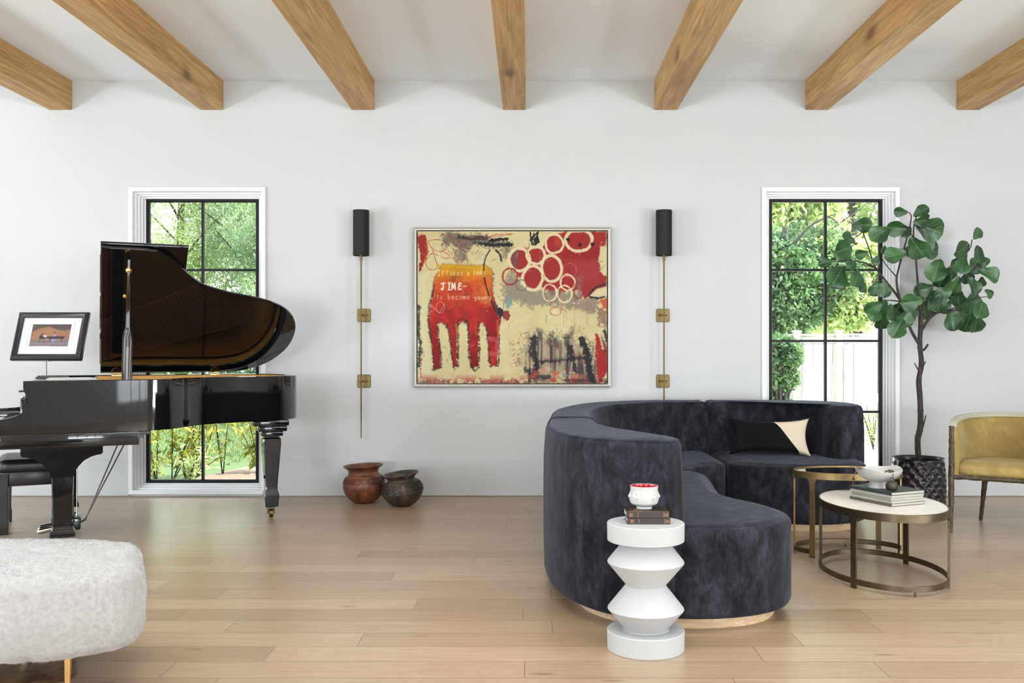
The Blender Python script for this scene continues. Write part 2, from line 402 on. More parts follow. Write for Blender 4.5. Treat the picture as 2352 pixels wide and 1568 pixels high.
def figleaf():
    t = NT('fig leaf'); uv = t.n('ShaderNodeSeparateXYZ', {0: t.n('ShaderNodeTexCoord').outputs['UV']}); u, v = uv.outputs[0], uv.outputs[1]
    av = t.math('ABSOLUTE', t.math('SUBTRACT', v, .5)); mid = t.ramp(av, [(.012, (1, 1, 1)), (.03, (0, 0, 0))])
    f = t.math('FRACT', t.math('MULTIPLY', t.math('SUBTRACT', u, t.math('MULTIPLY', av, .75)), 6.5)); lat = t.ramp(t.math('MINIMUM', f, t.math('SUBTRACT', 1.0, f)), [(.03, (1, 1, 1)), (.08, (0, 0, 0))])
    n = t.noise(t.coord(), 7, 2); base = t.mix(t.ramp(n, [(.35, (0, 0, 0)), (.65, (1, 1, 1))]), srgb(30, 58, 36), srgb(62, 104, 60))
    vein = t.math('MAXIMUM', mid, t.math('MULTIPLY', lat, .6)); c = t.mix(t.math('MULTIPLY', vein, .34), base, srgb(140, 170, 110))
    b = t.n('ShaderNodeBsdfPrincipled', {'Base Color': c, 'Roughness': .34, 'Normal': t.bump(vein, .35, .003)}); tr = t.n('ShaderNodeBsdfTranslucent', {'Color': c})
    mx = t.n('ShaderNodeMixShader', {0: .12, 1: b.outputs[0], 2: tr.outputs[0]}); t.t.links.new(mx.outputs[0], t.out.inputs[0]); return t.m
M['fig_leaf'] = figleaf(); M['lid_black'] = gloss_black('lid lacquer', (.006, .005, .005, 1), .03, .8)
M['leaf_a'] = leafm('willow leaf', srgb(84, 114, 70), srgb(182, 202, 152), .5, .45, 1.5)
M['leaf_b'] = leafm('yellow green leaf', srgb(136, 162, 92), srgb(218, 228, 168), .5, .5, 1.5)
M['leaf_c'] = leafm('deep green leaf', srgb(52, 84, 50), srgb(112, 142, 92), .5, .4, 2)
M['leaf_y'] = leafm('lime leaf', srgb(112, 126, 44), srgb(176, 172, 76), .45, .5, 4)
M['grass'] = leafm('grass', srgb(58, 80, 36), srgb(90, 108, 54), .9, .2, 1.0)
M['lawn'] = plain('lawn ground', srgb(60, 80, 38), .95, 0, .3, 3)
M['mulch'] = plain('bark mulch', srgb(112, 92, 80), .95, 0, .8, 60)
M['patio'] = plain('pale concrete', srgb(222, 220, 212), .8, 0, .05, 3)
def fence_m():
    t = NT('weathered fence board'); s = t.n('ShaderNodeSeparateXYZ', {0: t.n('ShaderNodeNewGeometry').outputs['Position']})
    idx = t.math('FLOOR', t.math('DIVIDE', s.outputs[0], .14)); r = t.n('ShaderNodeTexWhiteNoise', {'W': idx}, noise_dimensions='1D').outputs[0]
    g = t.noise(t.coord((26, 26, 1.2)), 2, 6, .6, .4)
    c = t.mix(r, srgb(150, 150, 155), srgb(178, 174, 174)); c = t.mix(t.ramp(g, [(.45, (0, 0, 0)), (.7, (.8, .8, .8))]), c, srgb(112, 108, 110)); return t.bsdf(c, .85)
M['fence'] = fence_m(); M['fence_post'] = woodm('fence post', srgb(190, 170, 150), srgb(168, 150, 132), .8, (20, 20, 2))
M['siding'] = plain('pale grey siding', srgb(206, 206, 202), .8, 0, .03)
def glassm():
    t = NT('window glass'); fr = t.n('ShaderNodeFresnel', {'IOR': 1.22}).outputs[0]
    a = t.n('ShaderNodeBsdfTransparent', {'Color': (.97, .985, .975, 1)}); g = t.n('ShaderNodeBsdfGlossy', {'Roughness': .01})
    mx = t.n('ShaderNodeMixShader', {0: fr, 1: a.outputs[0], 2: g.outputs[0]}); t.t.links.new(mx.outputs[0], t.out.inputs[0]); return t.m
M['glass'] = glassm()
def vcol(name, rough, **kw):
    t = NT(name); a = t.n('ShaderNodeVertexColor', layer_name='paint'); return t.bsdf(a.outputs[0], rough, 0, **kw)
M['painting'] = vcol('painted canvas', .45, Specular_IOR_Level=.12)
M['photo'] = vcol('photo print', .3)
M['silver_frame'] = plain('champagne silver frame', (.42, .395, .34, 1), .4, .8)
M['hide'] = clay('brown hide', srgb(70, 50, 34), srgb(110, 82, 56), srgb(140, 108, 76))
M['book_green'] = plain('dark green cloth', srgb(44, 54, 50), .5); M['book_white'] = plain('white cover', srgb(160, 160, 154), .5)
M['book_beige'] = plain('beige cover', srgb(140, 137, 126), .6); M['book_brown'] = plain('brown cover', srgb(92, 82, 74), .5)
M['book_dark'] = plain('dark leather binding', srgb(42, 32, 28), .45, 0, .25, 40); M['gilt'] = plain('copper gilt', (.45, .2, .09, 1), .4, .6)
M['pages'] = plain('page edges', srgb(172, 167, 155), .85)
M['cord_red'] = plain('red brown cord', srgb(112, 58, 48), .7); M['iron'] = plain('dark patinated iron', srgb(62, 58, 50), .5, .5, .3, 40)
M['ink'] = plain('black ink', (.01, .01, .01, 1), .6)

# ------------------------------------------------------------------ the room
TH = .22
WIN = [(-3.32, -2.247), (1.977, 3.056)]; WZ0, WZ1 = .052, 2.548
bm = B(); box(bm, XL-.3, XR+.3, YB-.3, WY+TH, -.12, 0)
structure(obj('floor', bm, M['floor'], smooth=False))
bm = B(); box(bm, XL-.3, XR+.3, YB-.3, WY+TH+.35, CEIL, CEIL+.25)
structure(obj('ceiling', bm, M['ceiling'], smooth=False))
def holed_wall(name, axis, a0, a1, p0, p1, z1, holes, mat):
    """A wall along x (or y) from a0 to a1, thickness p0..p1, with rectangular holes (lo, hi, z0, z1)."""
    bm = B(); cuts = sorted({a0, a1} | {h[0] for h in holes} | {h[1] for h in holes})
    for c0, c1 in zip(cuts, cuts[1:]):
        hs = [h for h in holes if h[0] <= c0+1e-6 and h[1] >= c1-1e-6]
        segs = [(0, z1)] if not hs else [(0, hs[0][2]), (hs[0][3], z1)]
        for s0, s1 in segs:
            if s1 - s0 < 1e-4: continue
            if axis == 'x': box(bm, c0, c1, p0, p1, s0, s1)
            else: box(bm, p0, p1, c0, c1, s0, s1)
    bmesh.ops.remove_doubles(bm, verts=bm.verts[:], dist=1e-5)
    return structure(obj(name, bm, mat, smooth=False))
holed_wall('wall_back', 'x', XL-.3, XR+.3, WY, WY+TH, CEIL, [(a-.003, b+.003, WZ0-.003, WZ1+.003) for a, b in WIN], M['wall'])
LWIN = [(-.5, 2.5), (3.3, 6.3)]; RWIN = [(-5.1, -1.9), (2.3, 5.3)]
holed_wall('wall_left', 'y', YB, WY, XL-.2, XL, CEIL, [(a, b, .3, 2.8) for a, b in LWIN], M['wall'])
holed_wall('wall_right', 'y', YB, WY, XR, XR+.2, CEIL, [(-2.0, .8, .3, 2.8)], M['wall'])
holed_wall('wall_front', 'x', XL-.3, XR+.3, YB-.2, YB, CEIL, [(a, b, .3, 2.7) for a, b in RWIN], M['wall'])
# baseboards of the far wall, between the window casings
for k, (a, b) in enumerate([(XL, WIN[0][0]-.036), (WIN[0][1]+.036, WIN[1][0]-.036), (WIN[1][1]+.036, XR)]):
    bm = B(); box(bm, a, b, WY-.014, WY, .004, .308, .003, 1)
    structure(obj('baseboard_' + ('back_left', 'back', 'back_right')[k], bm, M['base'], smooth=False))
def rect_loft(bm, x0, x1, z0, z1, prof):
    rings = []
    for ins, y in prof:
        rings.append([bm.verts.new(v) for v in ((x0+ins, y, z0+ins), (x1-ins, y, z0+ins), (x1-ins, y, z1-ins), (x0+ins, y, z1-ins))])
    for r0, r1 in zip(rings, rings[1:]):
        for k in range(4): bm.faces.new((r0[k], r0[(k+1) % 4], r1[(k+1) % 4], r1[k]))
for k, (a, b) in enumerate(WIN):
    bm = B()
    prof = [(-.036, WY+.001), (-.036, WY-.02), (-.033, WY-.023), (-.003, WY-.023), (0, WY-.02)]
    for i in range(4):
        prof += [(.0145*i, WY+.022+.03*i), (.0145*i+.004, WY+.026+.03*i), (.0145*(i+1), WY+.026+.03*i)]
    prof += [(.058, WY+.2)]
    rect_loft(bm, a, b, WZ0, WZ1, prof)
    win = structure(obj('window_%d' % (k+1), bm, M['trim'], smooth=False))
    x0, x1, z0, z1 = a+.058, b-.058, WZ0+.042, WZ1-.04
    y0, y1 = WY+.112, WY+.15; fw = .027; bm = B()
    rect_loft(bm, x0, x1, z0, z1, [(0, y1), (0, y0), (.004, y0-.003), (fw-.006, y0-.003), (fw, y0+.006), (fw, y1), (0, y1)])
    xm = (x0+x1)/2; mw = .0095
    box(bm, xm-mw, xm+mw, y0+.004, y1-.004, z0+fw, z1-fw)
    for j in range(1, 4):
        zz = z0 + (z1-z0)*j/4; box(bm, x0+fw, x1-fw, y0+.005, y1-.005, zz-mw, zz+mw)
    obj('window_frame', bm, M['black_frame'], win, smooth=False)
    bm = B(); box(bm, x0+.01, x1-.01, WY+.128, WY+.132, z0+.01, z1-.01); obj('glass_pane', bm, M['glass'], win, smooth=False)
def side_window(n, axis, a, b, p, z0, z1, nv):
    """Plain black-framed window in one of the walls behind or beside the camera."""
    bm = B(); f = .05
    def bx(c0, c1, s0, s1):
        if axis == 'y': box(bm, p-.1, p-.05, c0, c1, s0, s1)
        else: box(bm, c0, c1, p-.1, p-.05, s0, s1)
    bx(a, a+f, z0, z1); bx(b-f, b, z0, z1); bx(a, b, z0, z0+f); bx(a, b, z1-f, z1)
    for i in range(1, nv): x = a+(b-a)*i/nv; bx(x-.02, x+.02, z0+f, z1-f)
    for i in range(1, 3): z = z0+(z1-z0)*i/3; bx(a+f, b-f, z-.012, z+.012)
    structure(obj('window_%d' % n, bm, M['black_frame'], smooth=False))
side_window(3, 'y', *LWIN[0], XL, .3, 2.8, 3); side_window(4, 'y', *LWIN[1], XL, .3, 2.8, 3)
side_window(7, 'y', -2.0, .8, XR+.15, .3, 2.8, 3)  # unseen window added to go with the fill lamp on the right
for k_ in range(5):  # frames around the added skylight lamps, out of view
    x_ = -2.42+1.2657*k_; bm = B()
    for a_, b_, c_, d_ in ((x_-.53, x_+.53, 1.65, 1.7), (x_-.53, x_+.53, 4.1, 4.15), (x_-.53, x_-.5, 1.7, 4.1), (x_+.5, x_+.53, 1.7, 4.1)): box(bm, a_, b_, c_, d_, CEIL-.03, CEIL)
    structure(obj('window_%d' % (10+k_), bm, M['trim'], smooth=False))
side_window(5, 'x', *RWIN[0], YB, .3, 2.7, 4); side_window(6, 'x', *RWIN[1], YB, .3, 2.7, 4)

# ceiling beams
BL = ['at the far left above the framed photograph', 'above the left window and the piano lid', 'above the left wall sconce',
      'in the middle, above the abstract painting', 'above the right wall sconce', 'above the right window', 'at the far right above the mustard armchair']
for k in range(7):
    x0 = (113.5 + 347.2*k - CX)*WY/F; bm = B()
    bw, bh, y0, y1 = .1915, .2445, YB, WY
    o = tag(obj('ceiling_beam', bm, M['beam']), 'oak ceiling beam ' + BL[k], 'beam', 'oak ceiling beams')
    me = o.data; bm = B(); box(bm, 0, bw, y0, y1, -bh, 0, .002, 1); bm.to_mesh(me); bm.free(); o.location = (x0, 0, CEIL)

# ------------------------------------------------------------------ curved sofa
sofa = thing('sectional_sofa', 'large curved navy blue velvet sectional sofa on a pale oak plinth', 'sofa', (1.2, 5.7, 0))
SO = np.array([1.2, 5.7])
def shift(o): return [np.array(p) - SO for p in o]
def soft(bm, amp=.004, sc=3.0):
    bumpy(bm, amp, sc)
o1 = crom([(.10,5.32),(.078,4.95),(.088,4.7),(.118,4.45),(.19,4.22),(.33,4.04),(.5,3.965),(.60,3.95)], 10, False)
i1 = crom([(.655,4.02),(.67,4.12),(.62,4.27),(.53,4.46),(.45,4.68),(.385,4.95),(.375,5.33)], 10, False)
o2 = crom([(1.362,7.36),(1.0,7.345),(.68,7.22),(.38,6.9),(.21,6.42),(.135,5.9),(.105,5.345)], 10, False)
i2 = crom([(.38,5.355),(.41,5.9),(.48,6.35),(.64,6.76),(.95,7.01),(1.362,7.08)], 10, False)
o3 = crom([(2.36,6.56),(2.415,6.78),(2.385,7.02),(2.21,7.25),(1.9,7.355),(1.374,7.36)], 10, False)
i3 = crom([(1.374,7.08),(1.85,7.06),(2.05,6.95),(2.12,6.78),(2.13,6.62),(2.2,6.52)], 10, False)
sb = [(0,-1)]
def back_rings(z0, z1, r=.036):
    n = 7; out = [(.03*(1-math.sin(PI/2*k/4)), z0 + .03*(1-math.cos(PI/2*k/4))) for k in range(5)]
    out += [(-.006, z0+.2), (-.008, z0+.4), (-.004, z0+.6), (.004, z1-r)]
    out += [(.004 + r*(1-math.cos(PI/2*k/n)), z1-r+r*math.sin(PI/2*k/n)) for k in range(1, n+1)]
    out += [(.004+r+.012, z1+.003), (.004+r+.028, z1+.005)]
    return out
for o_, i_ in ((o1, i1), (o2, i2), (o3, i3)):
    bm = B(); ol = resample(o_ + i_, .026); slab(bm, shift(ol), back_rings(.058, .825)); soft(bm)
    bk_ = obj('backrest', bm, M['navy'], sofa, 60); bm = B(); q_ = offs(ccw(ol), .016); pts = [Vector((p[0]-SO[0], p[1]-SO[1], .8165)) for p in q_]; tube(bm, pts + pts[:2], .0036, 6, False); obj('piping', bm, M['navy'], bk_)
s1 = crom([(.13,5.30),(.11,5.0),(.125,4.7),(.155,4.45),(.22,4.24),(.36,4.07),(.5,4.0),(.68,3.965),(.84,3.975),(.99,4.02),(1.12,4.12),(1.205,4.28),(1.23,4.45),(1.19,4.62),(1.10,4.80),(1.045,4.97),(1.045,5.15),(1.075,5.45),(1.10,5.72),(1.095,5.86),(1.04,5.955),(.94,5.95),(.78,5.83)], 8, False)
s2 = [np.array(p) for p in [(.15,5.40)]] + [np.array((.98,6.035))] + crom([(1.05,6.09),(1.12,6.19),(1.2,6.265),(1.30,6.32),(1.352,6.40)], 5, False) + [np.array((1.358,7.3))] + crom([(.75,7.19),(.42,6.9),(.25,6.42),(.17,5.9)], 5, False)
s3 = [np.array((1.376,7.3))] + crom([(1.378,6.40),(1.42,6.30),(1.52,6.235),(1.7,6.175),(1.94,6.145),(2.15,6.2),(2.29,6.33),(2.345,6.5),(2.38,6.8),(2.33,7.0),(2.18,7.2),(1.9,7.31)], 6, False)
for s_ in (s1, s2, s3):
    bm = B(); ol = resample(s_, .03); slab(bm, shift(ol), pill(.055, .44, .028, 5, .014, .05)); soft(bm, .003)
    seat = obj('seat', bm, M['navy'], sofa, 60)
    bm = B(); o = offs(ccw(ol), .026); pts = [Vector((p[0]-SO[0], p[1]-SO[1], .432)) for p in o]
    tube(bm, pts + [pts[0], pts[1]], .0042, 6, False); obj('piping', bm, M['navy'], seat)
for s_ in (s1, s2, s3):
    bm = B(); ol = offs(ccw(resample(s_, .05)), .075); slab(bm, shift(ol), [(0, 0), (0, .07)]); obj('plinth', bm, M['plinth'], sofa, 60)
# lumbar cushion on the far seat
def cushion(root, w, h, th):
    def surf(u, v, sd):
        a, b = 2*u-1, 2*v-1
        px = (1 - .12*(1-b*b))*a*w/2; pz = (1 - .24*(1-abs(a)**2.6))*b*h/2
        f = (max(0, 1-a**4)*max(0, 1-b**4))**.5
        return Vector((px, sd*th/2*f**.8, pz + h/2))
    def split(v): return .52 + .34*(1-v)**.8*(1.0 if v < 1 else 0) - 0*v
    bl = (0, 1)
    for name, mat, half in (('black_velvet_panel', M['pillow_black'], 0), ('linen_panel', M['linen'], 1)):
        bm = B()
        for sd in (-1, 1):
            nu, nv = 30, 26; g = []
            for j in range(nv+1):
                v = j/nv; s = split(v); u0, u1 = (0, s) if half == 0 else (s, 1)
                g.append([bm.verts.new(surf(u0+(u1-u0)*i/nu, v, sd)) for i in range(nu+1)])
            for j in range(nv):
                for i in range(nu): bm.faces.new((g[j][i], g[j][i+1], g[j+1][i+1], g[j+1][i]))
        bmesh.ops.remove_doubles(bm, verts=bm.verts[:], dist=1e-4)
        obj(name, bm, mat, root, 80)
cu = thing('lumbar_cushion', 'lumbar cushion, black velvet with a beige linen corner, on the navy sofa', 'cushion', (1.735, 6.70, .455), R(-4))
cu.rotation_euler = (R(-16), R(1), R(-4)); cushion(cu, .585, .285, .12)

# ------------------------------------------------------------------ grand piano
TP = R(25); P0 = np.array([-3.005, 5.5])
def pw(s, t): return np.array([P0[0] + s*math.cos(TP) - t*math.sin(TP), P0[1] + s*math.sin(TP) + t*math.cos(TP)])
piano = thing('grand_piano', 'glossy black grand piano with its lid propped open', 'piano', (P0[0], P0[1], 0), TP)
ZT, ZB, PW = 1.033, .715, 1.48
bent = crom([(.45,0),(.62,0),(.73,.01),(.81,.052),(.885,.145),(.965,.265),(1.06,.362),(1.22,.438),(1.38,.485),(1.53,.54),(1.66,.63),(1.745,.77),(1.77,.95),(1.735,1.15),(1.63,1.33),(1.47,1.44),(1.27,1.478),(1.0,1.48)], 7, False)
path = [np.array((.028, 0.)), np.array((.2, 0.))] + bent + [np.array((.5, 1.48)), np.array((.028, 1.48))]
bm = B(); ribbon(bm, path, .052, ZB, ZT, bev=.004); obj('case', bm, M['piano'], piano, 30)
def inset_path(d): 
    q = [np.array((0., 0.))] + bent + [np.array((0., 1.48))]
    return offs(ccw(resample(q, .04)), d)
bm = B(); pth = [np.array((.33, .0525))]
ip = [p for p in offs(ccw(resample([np.array((-.5, 0.))] + bent + [np.array((-.5, 1.48))], .03)), .0535)]
ip = sorted([p for p in ip if p[0] > .36], key=lambda p: math.atan2(p[1]-.74, p[0]-.36))
ribbon(bm, ip, .004, .88, ZT-.006, bev=.001); obj('inner_rim', bm, M['inner_rim'], piano, 60)
il = [np.array((.36, ip[0][1]+.006))] + [p for p in offs(ccw([np.array(q) for q in ip]), .006)] + [np.array((.36, ip[-1][1]-.006))]
il = ip
bm = B(); slab(bm, il, [(.004, .86), (.004, .872)]); obj('soundboard', bm, M['soundboard'], piano, 60)
bm = B(); slab(bm, il, [(.03, .925), (.03, .937), (.036, .941)]); plate = obj('iron_plate', bm, M['plate'], piano, 60)
bm = B(); box(bm, .30, .44, .06, 1.42, .90, .965, .004, 1); obj('pin_block', bm, M['plate'], piano)
bm = B()
for i in range(88):
    t = .09 + i*1.3/88
    for j in range(2): lathe(bm, [(.0034, .965), (.0034, .99), (0, .992)], 6, (.325+.028*j+.008*(i % 3), t, 0))
tag2 = obj('tuning_pins', bm, M['nickel'], piano); tag2['kind'] = 'stuff'
bm = B()
def bent_s(t):
    c = [p[0] for p in bent if abs(p[1]-t) < .04 and p[0] > .6]; return min(c) if c else .7
for i in range(62):                                    # treble and tenor strings
    t = .11 + i*.0138; e = max(.62, min(1.62, bent_s(max(.03, t-.08))-.06)) if t < .62 else 1.60-.25*(t-.62)
    tube(bm, [(.44, t, .962), (e, t-.01 + (.0 if t < .5 else -.08*(t-.5)), .955)], .0019, 4)
for i in range(26):                                    # overspun bass strings crossing above
    t = 1.41 - i*.013; tube(bm, [(.44, t, .972), (1.60-.012*i*.2, t-.36-.006*i, .974)], .0034, 5)
st = obj('strings', bm, M['string'], piano); st['kind'] = 'stuff'
bm = B(); box(bm, .46, .49, .08, 1.4, .944, .952); box(bm, 1.15, 1.17, .5, 1.4, .942, .950); obj('red_felt', bm, M['felt_red'], plate)
bm = B()
for i in range(60): box(bm, .50, .57, .1+i*.0208, .114+i*.0208, .968, .995)
obj('dampers', bm, M['black_satin'], piano)
# key bed, arms, keys
bm = B(); box(bm, -.285, .635, .004, PW-.004, .628, .716, .006, 2); box(bm, .3, .66, .02, PW-.02, .668, .7149, .003, 1); obj('keybed', bm, M['piano'], piano)
bm = B(); box(bm, .58, .70, .012, .25, .69, .7149, .004, 1); obj('keybed_moulding', bm, M['piano'], piano)
arm = [(0, ZT), (.0, .985), (.012, .95), (.022, .91), (.016, .872), (-.01, .842), (-.055, .820), (-.12, .806), (-.2, .800), (-.262, .797), (-.28, .785), (-.285, .76), (-.285, .716), (.03, .716), (.03, ZT)]
arm = [tuple(p) for p in crom(arm[1:12], 5, False)]; arm = [(.0, ZT-.001)] + arm + [(-.285, .716), (.03, .716), (.03, ZT-.001)]
for t0 in (0, PW-.052):
    bm = B(); v = prism(bm, arm, 'y', t0, t0+.052); obj('arm', bm, M['piano'], piano, 30)
bm = B(); box(bm, -.02, .02, .053, PW-.053, .716, .93, .01, 3); box(bm, .0, .3, .053, PW-.053, .716, .9, .004, 1); obj('fallboard', bm, M['piano'], piano)
bm = B(); box(bm, -.26, -.235, .053, PW-.053, .716, .748, .004, 2); obj('key_slip', bm, M['piano'], piano)
for t0 in (.053, PW-.053-.1):
    bm = B(); box(bm, -.235, -.03, t0, t0+.1, .716, .78, .008, 2); obj('key_block', bm, M['piano'], piano)
kw = (PW-.306)/52; bmw = B(); box(bmw, -.232, -.03, .0006, kw-.0006, .716, .744, .0015, 1); mw = bpy.data.meshes.new('white_key'); bmw.to_mesh(mw); bmw.free()
bmb = B(); box(bmb, -.185, -.03, -.005, .005, .744, .756, .002, 1); mb = bpy.data.meshes.new('black_key'); bmb.to_mesh(mb); bmb.free()
mw.materials.append(M['ivory']); mb.materials.append(M['black_satin'])
for i in range(52):
    o = link(bpy.data.objects.new('white_key', mw), piano); o.location = (0, .153+i*kw, 0)
    if (i % 7) in (0, 1, 3, 4, 5) and i < 51:
        o = link(bpy.data.objects.new('black_key', mb), piano); o.location = (0, .153+(i+1)*kw, 0)
# top shelf that carries the folded music desk
bm = B(); box(bm, .01, .405, .056, PW-.056, .995, 1.005, .003, 1); obj('music_shelf', bm, M['piano'], piano)
bm = B(); box(bm, .03, .40, .30, 1.12, 1.006, 1.0275, .005, 2); obj('music_desk', bm, M['piano'], piano)
bm = B(); box(bm, -.045, .01, .30, .42, .955, .965, .003, 1); obj('lock_rail_knob', bm, M['black_satin'], piano)
# lid, hinged on the straight bass side
PHI = R(33.2); cph, sph = math.cos(PHI), math.sin(PHI); HT, HZ = PW+.005, 1.045
def lp(s, r, h): return (s, HT - r*cph + h*sph, HZ + r*sph + h*cph)
lo = [np.array((.4176, -.015))] + [p + np.array((0, 0)) for p in bent if p[0] > .45] + [np.array((.4176, 1.495))]
lid_o = offs(ccw(resample(lo, .035)), -.014)
lid_o = [np.array((max(p[0], .4176), HT - min(p[1], HT))) for p in lid_o]
def lid_slab(bm, ol, h0, h1, b=.004):
    RR = slab(bm, ol, [(b, h0), (0, h0+b), (0, h1-b), (b, h1)])
    for ring in RR:
        for v in ring: v.co = Vector(lp(v.co.x, v.co.y, v.co.z))
bm = B(); lid_slab(bm, lid_o, 0, .022, .005); lid = obj('lid', bm, M['lid_black'], piano, 30)
bm = B(); lid_slab(bm, [np.array(p) for p in ((.4176, .0), (.945, .0), (.945, 1.512), (.4176, 1.512))], .026, .048, .005); obj('lid_front_flap', bm, M['piano'], piano, 30)
bm = B()
for k in range(3): tube(bm, [lp(.4176, .1+.45*k, .024), lp(.4176, .5+.45*k, .024)], .005, 8)
obj('flap_hinge', bm, M['gold'], lid)
for s_ in (.53, 1.24):
    bm = B(); 
    fin = [(-.035,0),(.035,0),(.035,.018),(.022,.026),(.03,.036),(.018,.044),(.022,.052),(.006,.062),(0,.08),(-.006,.062),(-.022,.052),(-.018,.044),(-.03,.036),(-.022,.026),(-.035,.018)]
    v = prism(bm, fin, 'z', -.004, -.0005)
    for q in v: q.co = Vector(lp(s_+q.co.x, .012+q.co.y, q.co.z))
    v = prism(bm, [(x, -z*.5) for x, z in fin], 'y', HT-.058, HT-.055)
    for q in v: q.co = Vector((s_+q.co.x, q.co.y, ZT+q.co.z))
    tube(bm, [(s_-.037, HT-.058, HZ-.004), (s_+.037, HT-.058, HZ-.004)], .006, 8)
    obj('lid_hinge', bm, M['gold'], piano)
# prop stick: wide slotted foot, slim upper part
top = Vector(lp(.585, 1.40, -.01)); bot = Vector((.565, .075, .985)); ax = (top-bot); L = ax.length; ax.normalize()
sx = Vector((1, 0, 0)); sx = (sx - ax*sx.dot(ax)).normalized(); sy = ax.cross(sx)
def prop_pt(a, u, v): return bot + ax*a + sx*u + sy*v
prof = [(0,.031,.008),(.30,.031,.008),(.34,.028,.009),(.39,.014,.011),(L-.1,.009,.009),(L-.002,.010,.010)]
bm = B()
def psec(a, hw, hd): return [prop_pt(a, hw*cu, hd*su) for cu, su in ((-1,-.5),(-.7,-1),(.7,-1),(1,-.5),(1,.5),(.7,1),(-.7,1),(-1,.5))]
loft(bm, [psec(*q) for q in prof]); lid_prop = obj('lid_prop', bm, M['piano'], piano, 30)
bm = B(); loft(bm, [[prop_pt(a, .006*cu, .0085*su) for cu, su in ((-1,-1),(1,-1),(1,1),(-1,1))] for a in (.03, .26)]); obj('prop_slot', bm, M['steel'], lid_prop, smooth=False)
bm = B(); c = prop_pt(L-.07, 0, 0); lathe(bm, [(0,-.02),(.012,-.019),(.019,-.008),(.02,0),(.019,.008),(.012,.019),(0,.02)], 16, c)
obj('prop_ferrule', bm, M['gold'], lid_prop)
bm = B(); c = prop_pt(L-.25, -.02, .0); lathe(bm, [(0,-.013),(.009,-.01),(.013,0),(.009,.01),(0,.013)], 14, c); obj('prop_knob', bm, M['gold'], lid_prop)
bm = B(); box(bm, .53, .60, .055, .09, .955, 1.0, .004); obj('prop_socket', bm, M['gold'], piano)
# legs
def leg(s, t, tail=False):
    zt = .716 if tail else .628
    bm = B()
    if not tail:
        a = [(-.225,.628),(-.225,.585),(-.215,.572),(-.19,.569),(-.16,.56),(-.12,.538),(-.09,.505),(-.068,.47),(-.06,.44)]
        br = a + [(-x, z) for x, z in a[::-1]]
        v = prism(bm, [(s+x, z) for x, z in br], 'y', t-.045, t+.075)
        secs = [(.45,.060,.055),(.42,.059,.054),(.17,.053,.05),(.15,.054,.05),(.12,.059,.055),(.098,.070,.066),(.075,.071,.066)]
        h = (0, .015)
    else:
        box(bm, s-.14, s+.11, t-.12, t+.12, .672, .7149, .006); box(bm, s-.10, s+.10, t-.1, t+.1, .63, .672, .008); box(bm, s-.075, s+.075, t-.075, t+.075, .595, .63, .006)
        secs = [(.60,.052,.052),(.585,.052,.052),(.575,.062,.062),(.54,.064,.064),(.24,.042,.042),(.20,.042,.042),(.17,.052,.052),(.155,.053,.053),(.078,.046,.046)]; h = (0, 0)
    loft(bm, [sqsec(s+h[0], t+h[1], z, a_, b_, .006) for z, a_, b_ in secs])
    lg = obj('leg', bm, M['piano'], piano, 30)
    bm = B(); tube(bm, [(s-.014, t, .03), (s+.014, t, .03)], .03, 18); 
    obj('caster_wheel', bm, M['brass'], lg)
    bm = B(); box(bm, s-.026, s-.018, t-.016, t+.016, .026, .08, .002, 1); box(bm, s+.018, s+.026, t-.016, t+.016, .026, .08, .002, 1); box(bm, s-.026, s+.026, t-.02, t+.02, .068, .08, .002, 1)
    obj('caster_fork', bm, M['brass'], lg)
leg(.205, .12); leg(.205, 1.33); leg(1.55, .70, True)
# pedal lyre
t0 = .60; lyre = thing('pedal_lyre', '', ''); del lyre['label'], lyre['category']; lyre.parent = piano
bm = B(); box(bm, .19, .30, t0-.13, t0+.13, .045, .125, .01, 3); obj('lyre_base', bm, M['piano'], lyre)
bm = B(); box(bm, .19, .30, t0-.1, t0+.1, .56, .627, .008, 2); obj('lyre_head', bm, M['piano'], lyre)
bm = B()
for dt in (-.045, .045): tube(bm, [(.245, t0+dt, .12), (.245, t0+dt, .565)], .012, 12)
obj('lyre_column', bm, M['piano'], lyre)
for dt in (-.05, .05):
    bm = B(); tube(bm, [(.30, t0+dt*.4, .075), (.325, t0+dt*.4, .09), (.565+dt*.5, t0+dt*1.0, .628)], .0045, 8); obj('brace_rod', bm, M['steel'], lyre)
for dt in (-.02, .02):
    bm = B(); tube(bm, [(.275, t0+dt, .12), (.275, t0+dt, .565)], .003, 6); obj('pedal_rod', bm, M['nickel'], lyre)
for dt in (-.07, 0, .07):
    bm = B(); tube(bm, [(.2, t0+dt, .06), (.15, t0+dt, .058), (.10, t0+dt, .05), (.06, t0+dt, .042), (.045, t0+dt, .040)], [.010, .012, .018, .02, .006], 12); 
    obj('pedal', bm, M['nickel'], lyre)
# sheet music lying on the shelf
sm = thing('sheet_music', 'white sheets of music lying on the piano behind the treble arm', 'sheet music', tuple(pw(.24, .47)) + (1.0278,), TP + R(4))
bm = B()
for k in range(3): box(bm, -.14+.01*k, .15-.012*k, -.15+.03*k, .12+.03*k, .003*k, .003*k+.0028)
obj('pages', bm, M['paper'], sm, smooth=False)
bk = thing('music_book', 'thin dark green music book lying beside the white sheets on the piano', 'book', tuple(pw(.12, .86)) + (1.0278,), TP - R(3))
bm = B(); box(bm, -.09, .09, -.14, .14, 0, .010, .002, 1); obj('cover', bm, M['book_green'], bk); bm = B(); box(bm, -.087, .0925, -.137, .137, .002, .008); obj('pages', bm, M['pages'], bk, smooth=False)

